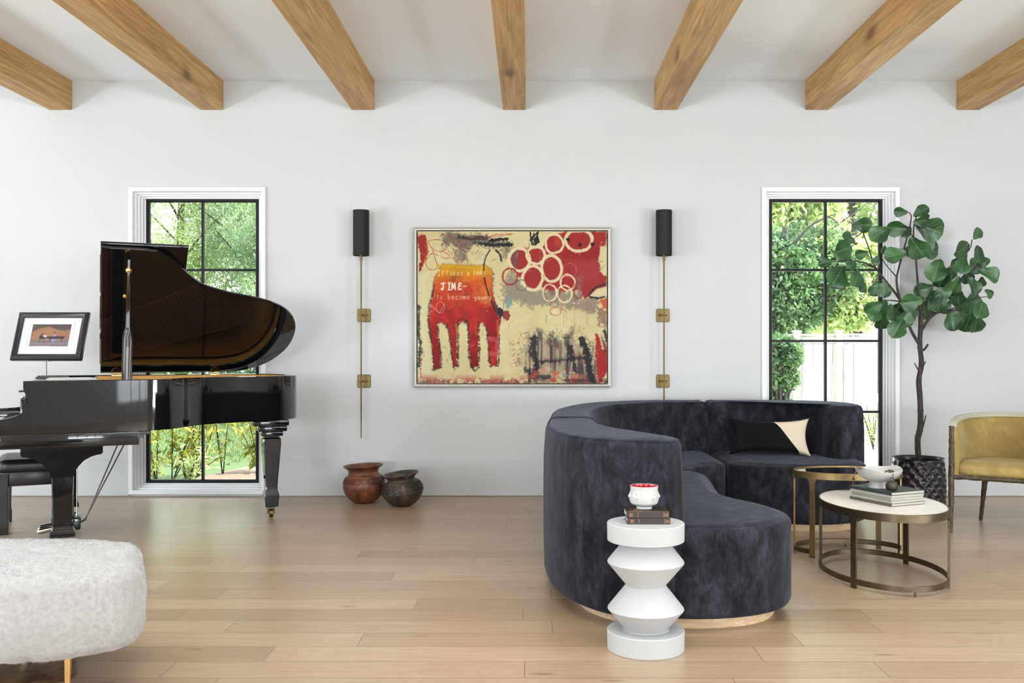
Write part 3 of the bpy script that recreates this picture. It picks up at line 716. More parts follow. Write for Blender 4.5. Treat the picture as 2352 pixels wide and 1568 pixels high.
# piano bench
q = pw(-.17, .72)
bench = thing('piano_bench', 'black leather piano bench tucked behind the front piano leg', 'bench', (-3.475, 6.10, 0), R(27))
bm = B(); slab(bm, rounded([(-.035,-.01),(.36,-.01),(.36,.58),(-.035,.58)], .07), pill(.405, .485, .03, 5, .006, .02)); obj('seat_cushion', bm, M['leather'], bench, 60)
bm = B(); box(bm, -.012, .338, .012, .56, .315, .41, .005); obj('apron', bm, M['black_satin'], bench)
for a in (.005, .315):
    for b in (.025, .545):
        bm = B(); loft(bm, [sqsec(a+.005, b, z, w_, w_, .004) for z, w_ in ((.4, .03), (.1, .024), (.08, .03), (0, .028))]); obj('leg', bm, M['black_satin'], bench, 30)

# framed photograph on a slim pole stand that stands on the piano
pp = P(106, 863, 6.72); pz = 1.0055
fs = thing('picture_stand', 'slim metal pole stand behind the sheet music, holding the framed photograph', 'stand', (pp.x, pp.y, pz))
bm = B(); lathe(bm, [(0,0),(.055,0),(.055,.006),(.05,.009),(0,.009)], 28); obj('base', bm, M['steel'], fs)
bm = B(); tube(bm, [(0,0,.008), (0,0,.14)], .006, 10); obj('pole', bm, M['steel'], fs)
bm = B(); box(bm, -.03, .03, -.012, .012, .132, .14, .002, 1); obj('ledge', bm, M['steel'], fs)
TILT = R(20)
pf = thing('framed_photograph', 'small photograph with white mat in an ornate black frame, on a pole stand', 'picture', (pp.x, pp.y-.01, pz+.141))
pf.rotation_euler = (-TILT, 0, R(-1))
FW, FH, FB = .522, .375, .046
bm = B()
for (ax0, ax1, az0, az1, horiz) in ((-FW/2, FW/2, 0, FB, 1), (-FW/2, FW/2, FH-FB, FH, 1), (-FW/2, -FW/2+FB, FB, FH-FB, 0), (FW/2-FB, FW/2, FB, FH-FB, 0)):
    box(bm, ax0, ax1, -.004, .02, az0, az1, .003, 1)
rect_loft(bm, -FW/2+.01, FW/2-.01, .010, FH-.01, [(-.006, -.004), (-.003, -.014), (.010, -.022), (.022, -.014), (.034, -.010), (.036, -.002)])
fr = obj('frame', bm, M['black_satin'], pf, 30)
bm = B()
def beads(xa, za, xb, zb, n):
    for i in range(n):
        f_ = (i+.5)/n; x, z = xa+(xb-xa)*f_, za+(zb-za)*f_
        lathe(bm, [(0,-.004),(.0035,-.003),(.005,0),(.0035,.003),(0,.004)], 6, (x, -.0215, z))
o_ = .019
beads(-FW/2+o_, o_, FW/2-o_, o_, 50); beads(-FW/2+o_, FH-o_, FW/2-o_, FH-o_, 50); beads(-FW/2+o_, o_, -FW/2+o_, FH-o_, 36); beads(FW/2-o_, o_, FW/2-o_, FH-o_, 36)
obj('beading', bm, M['black_satin'], fr)
bm = B(); box(bm, -FW/2+.02, FW/2-.02, .001, .006, .02, FH-.02); obj('mat_board', bm, M['paper'], pf, smooth=False)

# fur ottoman
ot = thing('ottoman', 'white fur ottoman with slim gold legs at the lower left corner', 'ottoman', (-1.85, 3.42, 0))
OO = np.array([-1.85, 3.42])
ol = crom([(-1.88,3.075),(-1.70,3.045),(-1.54,3.10),(-1.42,3.19),(-1.385,3.32),(-1.44,3.42),(-1.485,3.58),(-1.58,3.72),(-1.8,3.78),(-2.15,3.76),(-2.38,3.60),(-2.38,3.35),(-2.15,3.17)], 8)
bm = B(); ol = [p - OO for p in resample(ol, .02)]
rg = [(.06*(1-math.sin(PI/2*k/7)), .165+.05*(1-math.cos(PI/2*k/7))) for k in range(8)] + [(-.006, .24), (-.01, .28), (-.006, .32), (0, .36), (.006, .385)]
rg += [(.006+.058*(1-math.cos(PI/2*k/9)), .392+.062*math.sin(PI/2*k/9)) for k in range(1, 10)]
top_ = slab(bm, ol, rg, True, False)[-1]; cen_ = sum((v.co for v in top_), Vector())/len(top_)
tp0 = [v.co.copy() for v in top_]; prev = top_
for sc_ in (.93, .85, .76, .66, .56, .46, .36, .26, .16, .07):
    cur = [bm.verts.new((cen_.x+(c_.x-cen_.x)*sc_, cen_.y+(c_.y-cen_.y)*sc_, c_.z+.014*(1-sc_*sc_))) for c_ in tp0]
    for k in range(len(cur)): bm.faces.new((prev[k], prev[(k+1) % len(cur)], cur[(k+1) % len(cur)], cur[k]))
    prev = cur
bm.faces.new(prev)
bmesh.ops.recalc_face_normals(bm, faces=bm.faces[:]); bm.normal_update()
for v in bm.verts:
    c = v.co; k = noise.noise(c*9)*.006 + noise.noise(c*28)*.003 + noise.noise(c*70)*.0015
    k -= .008*max(0, 1-abs(noise.noise(Vector((c.x*3, c.y*6, 1.5)))*14))
    v.co += v.normal*k
bm.normal_update(); bmesh.ops.triangulate(bm, faces=[f for f in bm.faces if len(f.verts) > 4])
fr_ = np.random.default_rng(17); F_ = [f for f in bm.faces]; ar = np.array([f.calc_area() for f in F_]); idx = fr_.choice(len(F_), 60000, p=ar/ar.sum())
V_ = np.array([[v.co[:] for v in (list(f.verts)+[f.verts[-1]])[:4]] for f in F_])[idx]; Nn = np.array([f.normal[:] for f in F_])[idx]
ww = fr_.random((len(idx), 2)); p_ = (V_[:, 0]*(1-ww[:, :1])+V_[:, 1]*ww[:, :1])*(1-ww[:, 1:])+(V_[:, 3]*(1-ww[:, :1])+V_[:, 2]*ww[:, :1])*ww[:, 1:]
cl = np.stack([np.sin(p_[:, 0]*9+p_[:, 2]*5), np.cos(p_[:, 1]*8+p_[:, 0]*4), -1.1+0*p_[:, 2]], -1)*.5 + fr_.normal(0, .28, p_.shape); cl -= Nn*(cl*Nn).sum(1)[:, None]
dd_ = cl + Nn*.45; dd_ /= np.linalg.norm(dd_, axis=1)[:, None]; sd_ = np.cross(dd_, Nn); sd_ /= np.linalg.norm(sd_, axis=1)[:, None]+1e-9; ll_ = fr_.uniform(.004, .009, (len(idx), 1))
P_ = np.stack([p_-sd_*.0006, p_+sd_*.0006, p_+dd_*ll_], 1).reshape(-1, 3); me_ = bpy.data.meshes.new('fur'); me_.vertices.add(len(P_)); me_.vertices.foreach_set('co', P_.ravel()); me_.loops.add(len(P_)); me_.loops.foreach_set('vertex_index', np.arange(len(P_)))
me_.polygons.add(len(idx)); me_.polygons.foreach_set('loop_start', np.arange(0, len(P_), 3)); me_.update()
up_ = obj('upholstery', bm, M['fur'], ot, 180); fo_ = obj('fur', me_, M['fur'], up_); fo_['kind'] = 'stuff'
for (x, y, dx, dy) in ((-1.565, 3.14, .0, -.0), (-1.98, 3.60, .02, .02), (-2.2, 3.62, -.03, .02), (-2.15, 3.3, -.03, -.02)):
    bm = B(); tube(bm, [(x-OO[0], y-OO[1], .18), (x-OO[0]+dx, y-OO[1]+dy, 0)], [.0125, .007], 14); obj('leg', bm, M['gold'], ot)
# hide rug, only a corner in view
rg_ = thing('hide_rug', 'brown hide rug showing at the bottom left corner, under the ottoman', 'rug', (-2.4, 3.0, 0))
ro = crom([(-1.72,3.52),(-1.70,3.40),(-1.82,3.33),(-1.86,3.26),(-1.93,3.20),(-1.97,3.14),(-2.1,3.0),(-2.3,2.7),(-2.9,2.3),(-3.6,2.5),(-3.9,3.2),(-3.3,3.9),(-2.5,4.05),(-1.95,3.85)], 6)
bm = B(); slab(bm, [p - np.array([-2.4, 3.0]) for p in ro], [(.004, .0005), (0, .003), (.006, .006)]); obj('hide', bm, M['hide'], rg_, 60)

# ------------------------------------------------------------------ painted surfaces (pattern of the canvas itself, held per vertex)
def fbm(shape, scale, octv=4, seed=0, sx=1.0, sy=1.0):
    r = np.random.default_rng(seed); out = np.zeros(shape); amp = 1; tot = 0
    for k in range(octv):
        nx = max(2, int(shape[1]/scale*sx*2**k)+2); ny = max(2, int(shape[0]/scale*sy*2**k)+2)
        g = r.random((ny, nx)); yy = np.linspace(0, ny-1.001, shape[0]); xx = np.linspace(0, nx-1.001, shape[1])
        yi = yy.astype(int); xi = xx.astype(int); fy = (yy-yi)[:, None]; fx = (xx-xi)[None, :]; fy = fy*fy*(3-2*fy); fx = fx*fx*(3-2*fx)
        a = g[yi][:, xi]; b = g[yi][:, xi+1]; c = g[yi+1][:, xi]; d = g[yi+1][:, xi+1]
        out += amp*((a*(1-fx)+b*fx)*(1-fy)+(c*(1-fx)+d*fx)*fy); tot += amp; amp *= .55
    return out/tot
class Canvas:
    """A picture worked out on a grid of points; coordinates run over x0..x1, y0..y1 (y downwards)."""
    def __init__(s, nx, ny, x0, x1, y0, y1, base):
        s.nx, s.ny = nx, ny; s.gain = .82; s.X, s.Y = np.meshgrid(np.linspace(x0, x1, nx), np.linspace(y0, y1, ny))
        s.c = np.zeros((ny, nx, 3)) + np.array(base, float); s.k = 0
        s.wob = [fbm((ny, nx), 34, 3, 901), fbm((ny, nx), 34, 3, 902)]
        s.fine = fbm((ny, nx), 4, 2, 903); s.med = fbm((ny, nx), 18, 4, 904); s.big = fbm((ny, nx), 80, 4, 905)
    def put(s, m, col): m = np.clip(m, 0, 1)[..., None]; s.c = s.c*(1-m) + np.array(col, float)*m
    def dist_poly(s, poly, closed=True, wob=0):
        X = s.X + (s.wob[0]-.5)*wob; Y = s.Y + (s.wob[1]-.5)*wob
        d = np.full(X.shape, 1e9); ins = np.zeros(X.shape, bool); n = len(poly)
        for i in range(n if closed else n-1):
            (ax, ay), (bx, by) = poly[i], poly[(i+1) % n]; dx, dy = bx-ax, by-ay; L = dx*dx+dy*dy+1e-9
            t = np.clip(((X-ax)*dx+(Y-ay)*dy)/L, 0, 1); d = np.minimum(d, np.hypot(X-ax-t*dx, Y-ay-t*dy))
            if closed:
                cond = ((ay > Y) != (by > Y)); xi = ax + (Y-ay)*dx/(dy if abs(dy) > 1e-9 else 1e-9); ins ^= cond & (X < xi)
        return np.where(ins, -d, d) if closed else d
    def fill(s, poly, col, soft=8, wob=30, rag=20, a=1.0):
        d = s.dist_poly(poly, True, wob) + (s.fine-.5)*rag*1.1; s.put(a*(1-smoothstep(-soft, soft, d)), col)
    def line(s, pts, w, col, soft=2.5, wob=6, rag=3, a=1.0):
        d = s.dist_poly(pts, False, wob) + (s.fine-.5)*rag*1.3; s.put(a*(1-smoothstep(w/2-soft, w/2+soft, d)), col)
    def ring(s, cx, cy, rx, ry, w, col, a=1.0, wob=16, rag=6, t0=0, t1=360, soft=3):
        s.line([(cx+rx*math.cos(R(t)), cy+ry*math.sin(R(t))) for t in np.linspace(t0, t1, 22)], w, col, soft, wob, rag, a)
    def mesh(s, name, w, h, mat, parent, y=0.0, z0=0.0):
        X, Z = np.meshgrid(np.linspace(-w/2, w/2, s.nx), np.linspace(h, 0, s.ny))
        co = np.stack([X, np.full_like(X, y), Z+z0], -1).reshape(-1, 3)
        i = np.arange(s.nx*s.ny).reshape(s.ny, s.nx); f = np.stack([i[:-1, :-1], i[1:, :-1], i[1:, 1:], i[:-1, 1:]], -1).reshape(-1, 4)
        me = bpy.data.meshes.new(name); me.vertices.add(len(co)); me.vertices.foreach_set('co', co.ravel())
        me.loops.add(f.size); me.loops.foreach_set('vertex_index', f.ravel()); me.polygons.add(len(f)); me.polygons.foreach_set('loop_start', np.arange(0, f.size, 4))
        me.update(); at = me.color_attributes.new('paint', 'FLOAT_COLOR', 'POINT')
        c = np.clip(s.c*s.gain/255, 0, 1); c = c*(1-.12*(1-c)*(c < .6)); c = np.where(c <= .04045, c/12.92, ((c+.055)/1.055)**2.4)
        at.data.foreach_set('color', np.concatenate([c, np.ones(c.shape[:2]+(1,))], -1).astype(np.float32).ravel())
        return obj(name, me, mat, parent)
GL = {  # single-stroke letters in a unit box, y downwards
 'I': [[(.3,0),(.7,0)],[(.5,0),(.5,1)],[(.3,1),(.7,1)]], 't': [[(.45,.1),(.4,.9),(.6,1)],[(.2,.35),(.75,.32)]],
 'a': [[(.75,.45),(.4,.42),(.22,.7),(.35,.98),(.65,.9),(.75,.45),(.82,1)]], 'k': [[(.25,0),(.25,1)],[(.7,.45),(.27,.72),(.75,1)]],
 'e': [[(.2,.7),(.75,.65),(.6,.42),(.3,.5),(.2,.8),(.45,1),(.78,.9)]], 's': [[(.7,.48),(.4,.42),(.3,.6),(.65,.75),(.6,.97),(.25,.95)]],
 'l': [[(.4,0),(.38,.9),(.6,1)]], 'o': [[(.5,.42),(.22,.6),(.28,.93),(.6,1),(.8,.75),(.7,.48),(.5,.42)]], 'n': [[(.2,.45),(.22,1),(.3,.6),(.6,.42),(.75,.6),(.78,1)]],
 'g': [[(.75,.45),(.4,.42),(.22,.68),(.4,.9),(.72,.8),(.75,.45),(.74,1.2),(.5,1.35),(.25,1.25)]], 'b': [[(.25,0),(.25,1),(.6,.98),(.75,.72),(.55,.48),(.27,.6)]],
 'c': [[(.75,.5),(.45,.42),(.22,.7),(.42,1),(.75,.92)]], 'm': [[(.1,.45),(.12,1),(.2,.55),(.4,.45),(.48,1),(.55,.55),(.8,.45),(.9,1)]],
 'y': [[(.25,.45),(.3,.75),(.6,.8),(.75,.45),(.72,1.15),(.4,1.35)]], 'u': [[(.22,.45),(.25,.9),(.55,.98),(.72,.45),(.8,1)]], 'i': [[(.5,.45),(.5,1)],[(.5,.2),(.5,.22)]],
 'W': [[(.05,0),(.25,1),(.5,.4),(.75,1),(.95,0)]], 'd': [[(.75,0),(.75,1),(.4,.98),(.22,.72),(.45,.48),(.73,.6)]], 'w': [[(.1,.45),(.28,1),(.5,.55),(.7,1),(.9,.45)]],
 'O': [[(.5,0),(.15,.3),(.2,.8),(.55,1),(.85,.7),(.8,.2),(.5,0)]], 'N': [[(.2,1),(.2,0),(.8,1),(.8,0)]], 'X': [[(.2,0),(.8,1)],[(.8,0),(.2,1)]], 'R': [[(.2,1),(.2,0),(.7,.1),(.7,.4),(.25,.5),(.8,1)]], 'S': [[(.8,.1),(.3,.1),(.25,.4),(.75,.6),(.7,.95),(.2,.95)]],
 'M': [[(.1,1),(.15,0),(.45,.8),(.75,0),(.9,1)]], 'T': [[(.05,.15),(.2,0),(.9,.02)],[(.5,.02),(.45,.9),(.2,1),(.1,.85)]], 'E': [[(.85,.1),(.4,.0),(.25,.3),(.6,.45),(.2,.6),(.3,.98),(.85,.9)]],
}
def write(cv, text, x, y, cw, ch, lw, col, a=1.0, slant=.12, soft=1.5):
    for i, chh in enumerate(text):
        for st in GL.get(chh, []):
            cv.line([(x+(i+px)*cw - slant*(py-.5)*ch*.4, y+py*ch) for px, py in st], lw, col, soft, 3, .8, a)

cream = (226, 212, 166); red = (172, 40, 42); rng_c = None
cv = Canvas(480, 384, 150, 1812, 120, 1450, cream)
cv.put((cv.big-.35)*1.1, (208, 190, 140)); cv.put(smoothstep(.55, .75, cv.med)*.35, (236, 228, 196)); cv.put(smoothstep(.6, .85, cv.fine)*.18, (190, 168, 120))
cv.fill([(180,500),(250,480),(230,700),(210,950),(240,1200),(300,1380),(170,1400)], (228, 220, 186), 25, 60, 30, .8)
# dark smoky band and black strokes at the top
for p_, a_ in (([(360,150),(520,130),(760,150),(960,230),(940,280),(780,240),(640,230),(560,300),(470,260),(370,230)], .75), ([(470,300),(560,290),(570,380),(500,390)], .6), ([(880,250),(960,230),(1010,300),(900,350)], .5)):
    cv.fill(p_, (104, 98, 88), 26, 90, 60, a_)
cv.line([(520,175),(640,185),(760,165)], 34, (52,48,46), 12, 30, 30, .85); cv.line([(780,200),(850,190),(930,188)], 26, (24,22,24), 6, 16, 14, .95)
cv.line([(700,225),(800,235),(970,242)], 28, (28,26,26), 8, 16, 18, .9); cv.line([(640,215),(720,230)], 24, (60,56,52), 8, 20, 20, .8)
for k, pl in enumerate([[(215,220),(330,190),(420,240),(350,300),(270,260),(240,200)], [(270,255),(300,340),(320,440),(250,450),(220,390),(270,320),(330,330)], [(340,280),(430,330),(420,360),(360,350)], [(420,150),(520,210),(560,260),(600,180),(760,180),(820,150),(980,140)], [(360,150),(440,170),(500,250),(560,230)], [(760,165),(860,160),(980,145)]]):
    cv.line([tuple(q) for q in crom(pl, 6, False)], 5, (176,52,52), 2, 10, 3, .8)
cv.ring(515, 345, 42, 52, 5, (150,50,46), .7); cv.ring(395, 320, 40, 42, 4, (180,80,70), .5); cv.ring(560, 240, 60, 40, 4, (180,70,64), .6)
# red edge, top left
cv.fill([(150,150),(225,155),(238,260),(240,330),(205,380),(178,450),(165,470),(176,320),(150,220)], (168,36,34), 8, 30, 26, .95); cv.line([(225,240),(235,330),(200,400)], 12, (200,96,30), 5, 14, 10, .7); cv.line([(178,400),(170,470)], 10, (70,26,24), 4, 8, 8, .8)
cv.line([(160,780),(162,1010),(175,1120),(165,1290)], 24, (56,52,52), 8, 16, 24, .85); cv.line([(185,1230),(180,1400)], 10, (190,70,60), 4, 14, 16, .7)
# the hand / animal shape
body = [(365,402),(560,408),(742,412),(800,450),(820,540),(815,640),(838,760),(868,850),(882,900),(858,1000),(862,1150),(855,1300),(795,1310),(778,1200),(768,1100),(752,980),(722,922),(700,925),(688,1000),(686,1180),(682,1305),(614,1312),(600,1180),(600,1040),(590,930),(550,905),(508,925),(502,1050),(505,1200),(500,1308),(462,1310),(446,1180),(428,1040),(402,950),(360,920),(328,940),(330,1050),(350,1180),(352,1320),(292,1325),(276,1200),(258,1060),(246,930),(256,820),(272,700),(290,590),(310,500)]
cv.fill(body, (66,48,46), 10, 26, 26, .55)
dB = cv.dist_poly(body, True, 18) + 5 + (cv.fine-.5)*16; mB = 1-smoothstep(-5, 5, dB); y = cv.Y
colB = np.zeros(cv.c.shape)
for lo_, hi_, ca, cb in ((0, 470, (216,164,28), (214,160,26)), (470, 560, (214,160,26), (206,96,34)), (560, 700, (206,96,34), (196,66,36)), (700, 860, (196,66,36), (178,38,32)), (860, 2000, (178,38,32), (158,22,24))):
    m_ = ((y >= lo_) & (y < hi_))[..., None]; t_ = np.clip((y-lo_)/(hi_-lo_), 0, 1)[..., None]; t_ = t_ if hi_ < 1999 else np.clip((y-860)/450, 0, 1)[..., None]
    colB = np.where(m_, np.array(ca)*(1-t_)+np.array(cb)*t_, colB)
colB = colB*(.86+.28*cv.med[..., None]); colB = colB + (cv.wob[0]-.5)[..., None]*np.array([50, 46, 10])
m3 = mB[..., None]; cv.c = cv.c*(1-m3) + np.clip(colB, 0, 255)*m3
cv.line([(330,420),(560,428),(760,440)], 26, (222,176,36), 10, 20, 20, .8); cv.fill([(600,600),(740,620),(750,740),(640,720)], (214,120,60), 30, 60, 50, .55); cv.fill([(430,600),(620,600),(640,660),(430,650)], (190,44,34), 20, 50, 40, .6)
cv.fill([(690,560),(780,600),(790,760),(720,740)], (224,160,64), 22, 50, 50, .5)
for ll in ([(300,600),(262,740),(248,900),(262,1060),(285,1230),(300,1320)], [(330,950),(332,1060),(352,1200),(356,1310)], [(404,940),(432,1060),(450,1200),(470,1320)], [(508,920),(508,1060),(510,1300)], [(590,900),(602,1080),(600,1220),(640,1330),(684,1310)], [(690,920),(692,1100),(690,1250)], [(750,950),(772,1100),(782,1270)], [(862,1000),(866,1150),(862,1300)], [(500,905),(550,880),(600,930)]):
    cv.line([tuple(q) for q in crom(ll, 5, False)], 13, (48,30,34), 6, 14, 16, .62)
cv.line([(490,930),(496,1010),(520,960)], 9, (224,150,40), 3, 10, 8, .7); cv.line([(660,930),(664,1040)], 8, (224,140,40), 3, 10, 8, .6); cv.line([(850,900),(856,1040)], 14, (214,120,40), 5, 14, 14, .7)
cv.line([(790,640),(812,560),(800,500)], 14, (120,150,150), 6, 14, 14, .35); cv.line([(770,1060),(845,1065),(860,1190),(790,1190)], 40, (206,110,124), 10, 12, 10, .55)
# black loops over the shape
cv.line([tuple(q) for q in crom([(785,285),(748,345),(733,420),(735,520),(770,660),(808,760),(836,826),(880,880)], 6, False)], 11, (30,30,28), 3, 8, 4, .95); cv.line([tuple(q) for q in crom([(838,285),(870,320),(885,375)], 6, False)], 15, (34,34,30), 4, 8, 6, .9)
cv.fill([(835,790),(870,785),(905,800),(912,840),(885,868),(850,860)], (42,28,38), 7, 20, 14, .95); cv.ring(930, 850, 16, 26, 38, (140,32,40), .8, 20, 20); cv.line([(825,740),(850,800)], 22, (60,56,78), 8, 12, 14, .6)
# red field, top right
cv.fill([(955,330),(1000,265),(1120,262),(1240,262),(1290,170),(1400,130),(1812,115),(1815,250),(1765,290),(1742,370),(1750,470),(1812,520),(1812,600),(1700,640),(1620,720),(1560,640),(1450,640),(1330,690),(1240,600),(1150,640),(1060,520),(960,430)], red, 10, 40, 26, .96)
cv.put((1-smoothstep(-30, 30, cv.dist_poly([(1480,380),(1740,380),(1740,560),(1560,560)], True, 60)))*.45, (176, 74, 84)); cv.put((1-smoothstep(-20, 20, cv.dist_poly([(1440,270),(1760,260),(1740,360),(1420,350)], True, 60)))*.4, (150, 22, 30))
cv.put((1-smoothstep(-20, 20, cv.dist_poly([(1350,170),(1410,150),(1400,240),(1360,250)], True, 30)))*.6, (200, 90, 40))
cv.fill([(1760,260),(1812,240),(1812,470),(1770,470),(1738,380)], cream, 8, 30, 30, .95)
# grey passage below
cv.fill([(900,560),(980,440),(1060,560),(1200,640),(1450,650),(1560,700),(1500,800),(1300,780),(1150,790),(1000,740),(920,760)], (150,142,124), 24, 90, 70, .8); cv.fill([(985,300),(1040,280),(1020,440),(985,420)], (110,104,96), 12, 30, 30, .7)
cv.fill([(1540,520),(1580,540),(1570,760),(1640,700),(1700,640),(1740,700),(1700,860),(1600,820),(1520,780)], (150,128,120), 20, 70, 60, .75); cv.fill([(930,700),(985,690),(975,780),(935,790)], (128,170,170), 14, 30, 30, .7)
# rings
rc = (234, 222, 184)
for cx_, cy_, rx_, ry_, w_ in ((1045,365,92,98,27),(1190,330,80,76,24),(1325,445,90,115,27),(1160,528,88,104,26),(1350,228,78,84,20),(1565,196,118,96,27),(1468,566,64,68,16),(1312,660,60,74,16),(1440,668,62,78,14)): cv.ring(cx_, cy_, rx_, ry_, w_, rc, .96)
cv.ring(962, 512, 66, 74, 16, (170,48,54), .85); cv.ring(1062, 590, 46, 48, 12, (120,116,106), .7); cv.ring(1488, 460, 60, 60, 5, (206,130,120), .8); cv.ring(1330, 662, 70, 78, 6, (170,52,56), .7); cv.ring(1360, 820, 50, 36, 7, (184,70,64), .6); cv.ring(1560, 640, 40, 70, 20, (150,60,62), .5)
for sx_, sy_ in ((1470,192),(1578,238),(1684,234)): cv.ring(sx_, sy_, 7, 7, 18, (26,22,24), .95, 8, 8)
for pl in ([(1138,130),(1150,230),(1170,140),(1185,240),(1200,150),(1215,215),(1140,180),(1210,130),(1160,235),(1200,225),(1205,125),(1135,200)],): cv.line(pl, 11, (24,22,22), 3, 8, 4, .95)
# dark strokes, lower right
cv.fill([(1100,1220),(1140,1040),(1190,990),(1240,1030),(1290,1000),(1370,1000),(1420,1050),(1500,1020),(1560,1060),(1610,1040),(1660,1120),(1690,1260),(1700,1420),(1120,1430),(1080,1330)], (126,116,110), 50, 160, 190, .42)
vs = fbm((384, 480), 8, 3, 77, 1.0, .08); area_ = (1-smoothstep(-90, 60, cv.dist_poly([(1130,1090),(1200,1010),(1420,1060),(1600,1010),(1700,1150),(1700,1430),(1090,1440),(1080,1330)], True, 160)+(cv.med-.5)*160))
cv.put(area_*smoothstep(.48, .62, vs)*.8, (58, 50, 56)); cv.put(area_*smoothstep(.56, .7, fbm((384,480), 8, 3, 78, 1.0, .1))*.5, (206, 190, 158)); cv.put(area_*smoothstep(.58, .72, cv.med)*.45, (150, 66, 62))
for ll, w_, a_ in (([(1168,1060),(1165,1180),(1190,1300),(1170,1380)], 56, .85), ([(1600,1060),(1640,1200),(1668,1400)], 54, .92), ([(1495,1130),(1520,1260),(1530,1350)], 32, .85), ([(1240,1262),(1340,1255),(1460,1238),(1600,1230)], 30, .75), ([(1320,1020),(1300,1100)], 40, .35), ([(1450,1050),(1480,1180)], 40, .6), ([(1100,1330),(1180,1380),(1300,1400)], 40, .7), ([(1460,1420),(1560,1430),(1680,1420)], 40, .85), ([(1330,1030),(1380,1120)], 34, .4)):
    cv.line([tuple(q) for q in crom(ll, 5, False)], w_, (38,32,42), 12, 26, 34, a_)
for px_, py_, cc in ((1170,1380,(200,96,60)),(1290,1330,(214,190,170)),(1360,1370,(206,100,50)),(1440,1380,(140,160,150)),(1250,1340,(206,150,130)),(1340,1425,(206,110,60)),(1190,1350,(196,90,60)),(1540,1390,(206,150,90))): cv.ring(px_, py_, 16, 8, 26, cc, .75, 24, 22)
cv.put(smoothstep(1350, 1450, cv.Y)*smoothstep(.42, .62, cv.med)*.75, (176, 78, 70)); cv.put(smoothstep(1395, 1450, cv.Y)*smoothstep(.5, .65, cv.fine)*.6, (92, 50, 50))
cv.put((1-smoothstep(-60, 60, cv.dist_poly([(1000,1080),(1110,1060),(1120,1260),(1000,1290)], True, 100)))*smoothstep(.5, .65, cv.fine)*.6, (150, 100, 70))
# right edge
cv.fill([(1715,1000),(1760,1040),(1812,1130),(1815,1340),(1760,1430),(1735,1440),(1722,1330),(1708,1180)], (180,34,36), 7, 24, 18, .95); cv.line([(1738,968),(1760,1050),(1782,1140)], 34, (222,208,170), 7, 16, 14, .9); cv.line([(1770,1050),(1800,1180)], 12, (60,56,40), 5, 12, 12, .8)
cv.line([(1790,990),(1812,1080)], 26, (40,36,38), 8, 12, 18, .85); cv.fill([(1755,720),(1812,700),(1812,790),(1770,800)], (206,84,34), 10, 30, 26, .85); cv.fill([(1720,790),(1812,810),(1812,960),(1740,940)], (140,104,84), 18, 50, 60, .7)
cv.fill([(1665,680),(1720,620),(1812,600),(1812,680),(1740,700)], (226,212,176), 6, 16, 14, .9); cv.line([tuple(q) for q in crom([(1655,682),(1700,620),(1770,590),(1812,572)], 5, False)], 15, (44,34,44), 5, 12, 10, .9); cv.line([(1660,690),(1740,704),(1790,690)], 16, (36,30,40), 5, 14, 12, .9)
for x_ in (1436, 1455, 1530, 1640): cv.line([(x_,660),(x_-2,960)], 3, (184,90,80), 1.5, 6, 3, .5)
# writing
write(cv, 'It', 322, 455, 32, 52, 5, (244,222,150), .85); write(cv, 'takes', 398, 455, 31, 50, 4.5, (244,222,150), .85); write(cv, 'a', 575, 455, 34, 50, 4.5, (244,222,150), .85); write(cv, 'long', 634, 450, 28, 50, 5, (246,226,160), .9)
write(cv, 'time', 480, 525, 34, 36, 4, (228,170,120), .6)
for k, (ch_, x_) in enumerate((('T',356),('I',408),('M',446),('E',500))):
    for st_ in GL[ch_]: cv.line([(x_+px_*40, 572+py_*58) for px_, py_ in st_], 12, (244,228,200), 2.5, 4, 2, 1.0)
cv.line([(545,602),(582,600)], 7, (240,220,190), 2, 3, 1, .9)
write(cv, 'to', 312, 668, 30, 48, 4.5, (238,190,150), .85); write(cv, 'become', 410, 664, 34, 50, 4.8, (240,200,160), .9); write(cv, 'young', 640, 672, 32, 44, 5, (240,220,180), .85)
write(cv, 'Way', 620, 285, 26, 40, 3, (150,140,110), .7); write(cv, 'to', 690, 290, 22, 36, 3, (150,140,110), .6); write(cv, 'Old', 660, 330, 34, 40, 3, (150,140,110), .5)
for k in range(150):
    r_ = random.Random(400+k); x_, y_ = r_.uniform(160, 1800), r_.uniform(130, 1440); a_ = r_.gauss(PI/2, .7); l_ = r_.uniform(20, 90)
    cc_ = r_.choice([(70,56,52),(120,40,40),(236,222,180),(236,222,180),(96,88,78)]); m_ = (np.abs(cv.X-x_) < 110) & (np.abs(cv.Y-y_) < 110); rows = np.where(m_.any(1))[0]; cols = np.where(m_.any(0))[0]
    sub_ = (slice(rows[0], rows[-1]+1), slice(cols[0], cols[-1]+1)); X_, Y_ = cv.X[sub_], cv.Y[sub_]; dx_, dy_ = math.cos(a_)*l_, math.sin(a_)*l_
    t_ = np.clip(((X_-x_)*dx_+(Y_-y_)*dy_)/(l_*l_), 0, 1); d_ = np.hypot(X_-x_-t_*dx_, Y_-y_-t_*dy_) + (cv.fine[sub_]-.5)*7
    mm = ((1-smoothstep(.3, 3.2, d_))*.5)[..., None]; cv.c[sub_] = cv.c[sub_]*(1-mm)+np.array(cc_)*mm
cv.ring(350, 786, 36, 50, 5, (232,180,160), .85, 6, 2); cv.line([(262,760),(340,835),(385,760)], 5, (232,180,160), 2, 6, 2, .8); cv.line([(245,750),(300,800),(268,830)], 4, (226,160,140), 2, 6, 2, .7)
write(cv, 'NOXIS', 1758, 1408, 11, 30, 3.4, (24,22,22), .95)
PX0, PX1, PY0, PY1 = 950, 1403, 522, 889
PD = WY-.045
x0 = (PX0-CX)*PD/F; x1 = (PX1-CX)*PD/F; zt = H-(PY0-CY)*PD/F; zb = H-(PY1-CY)*PD/F
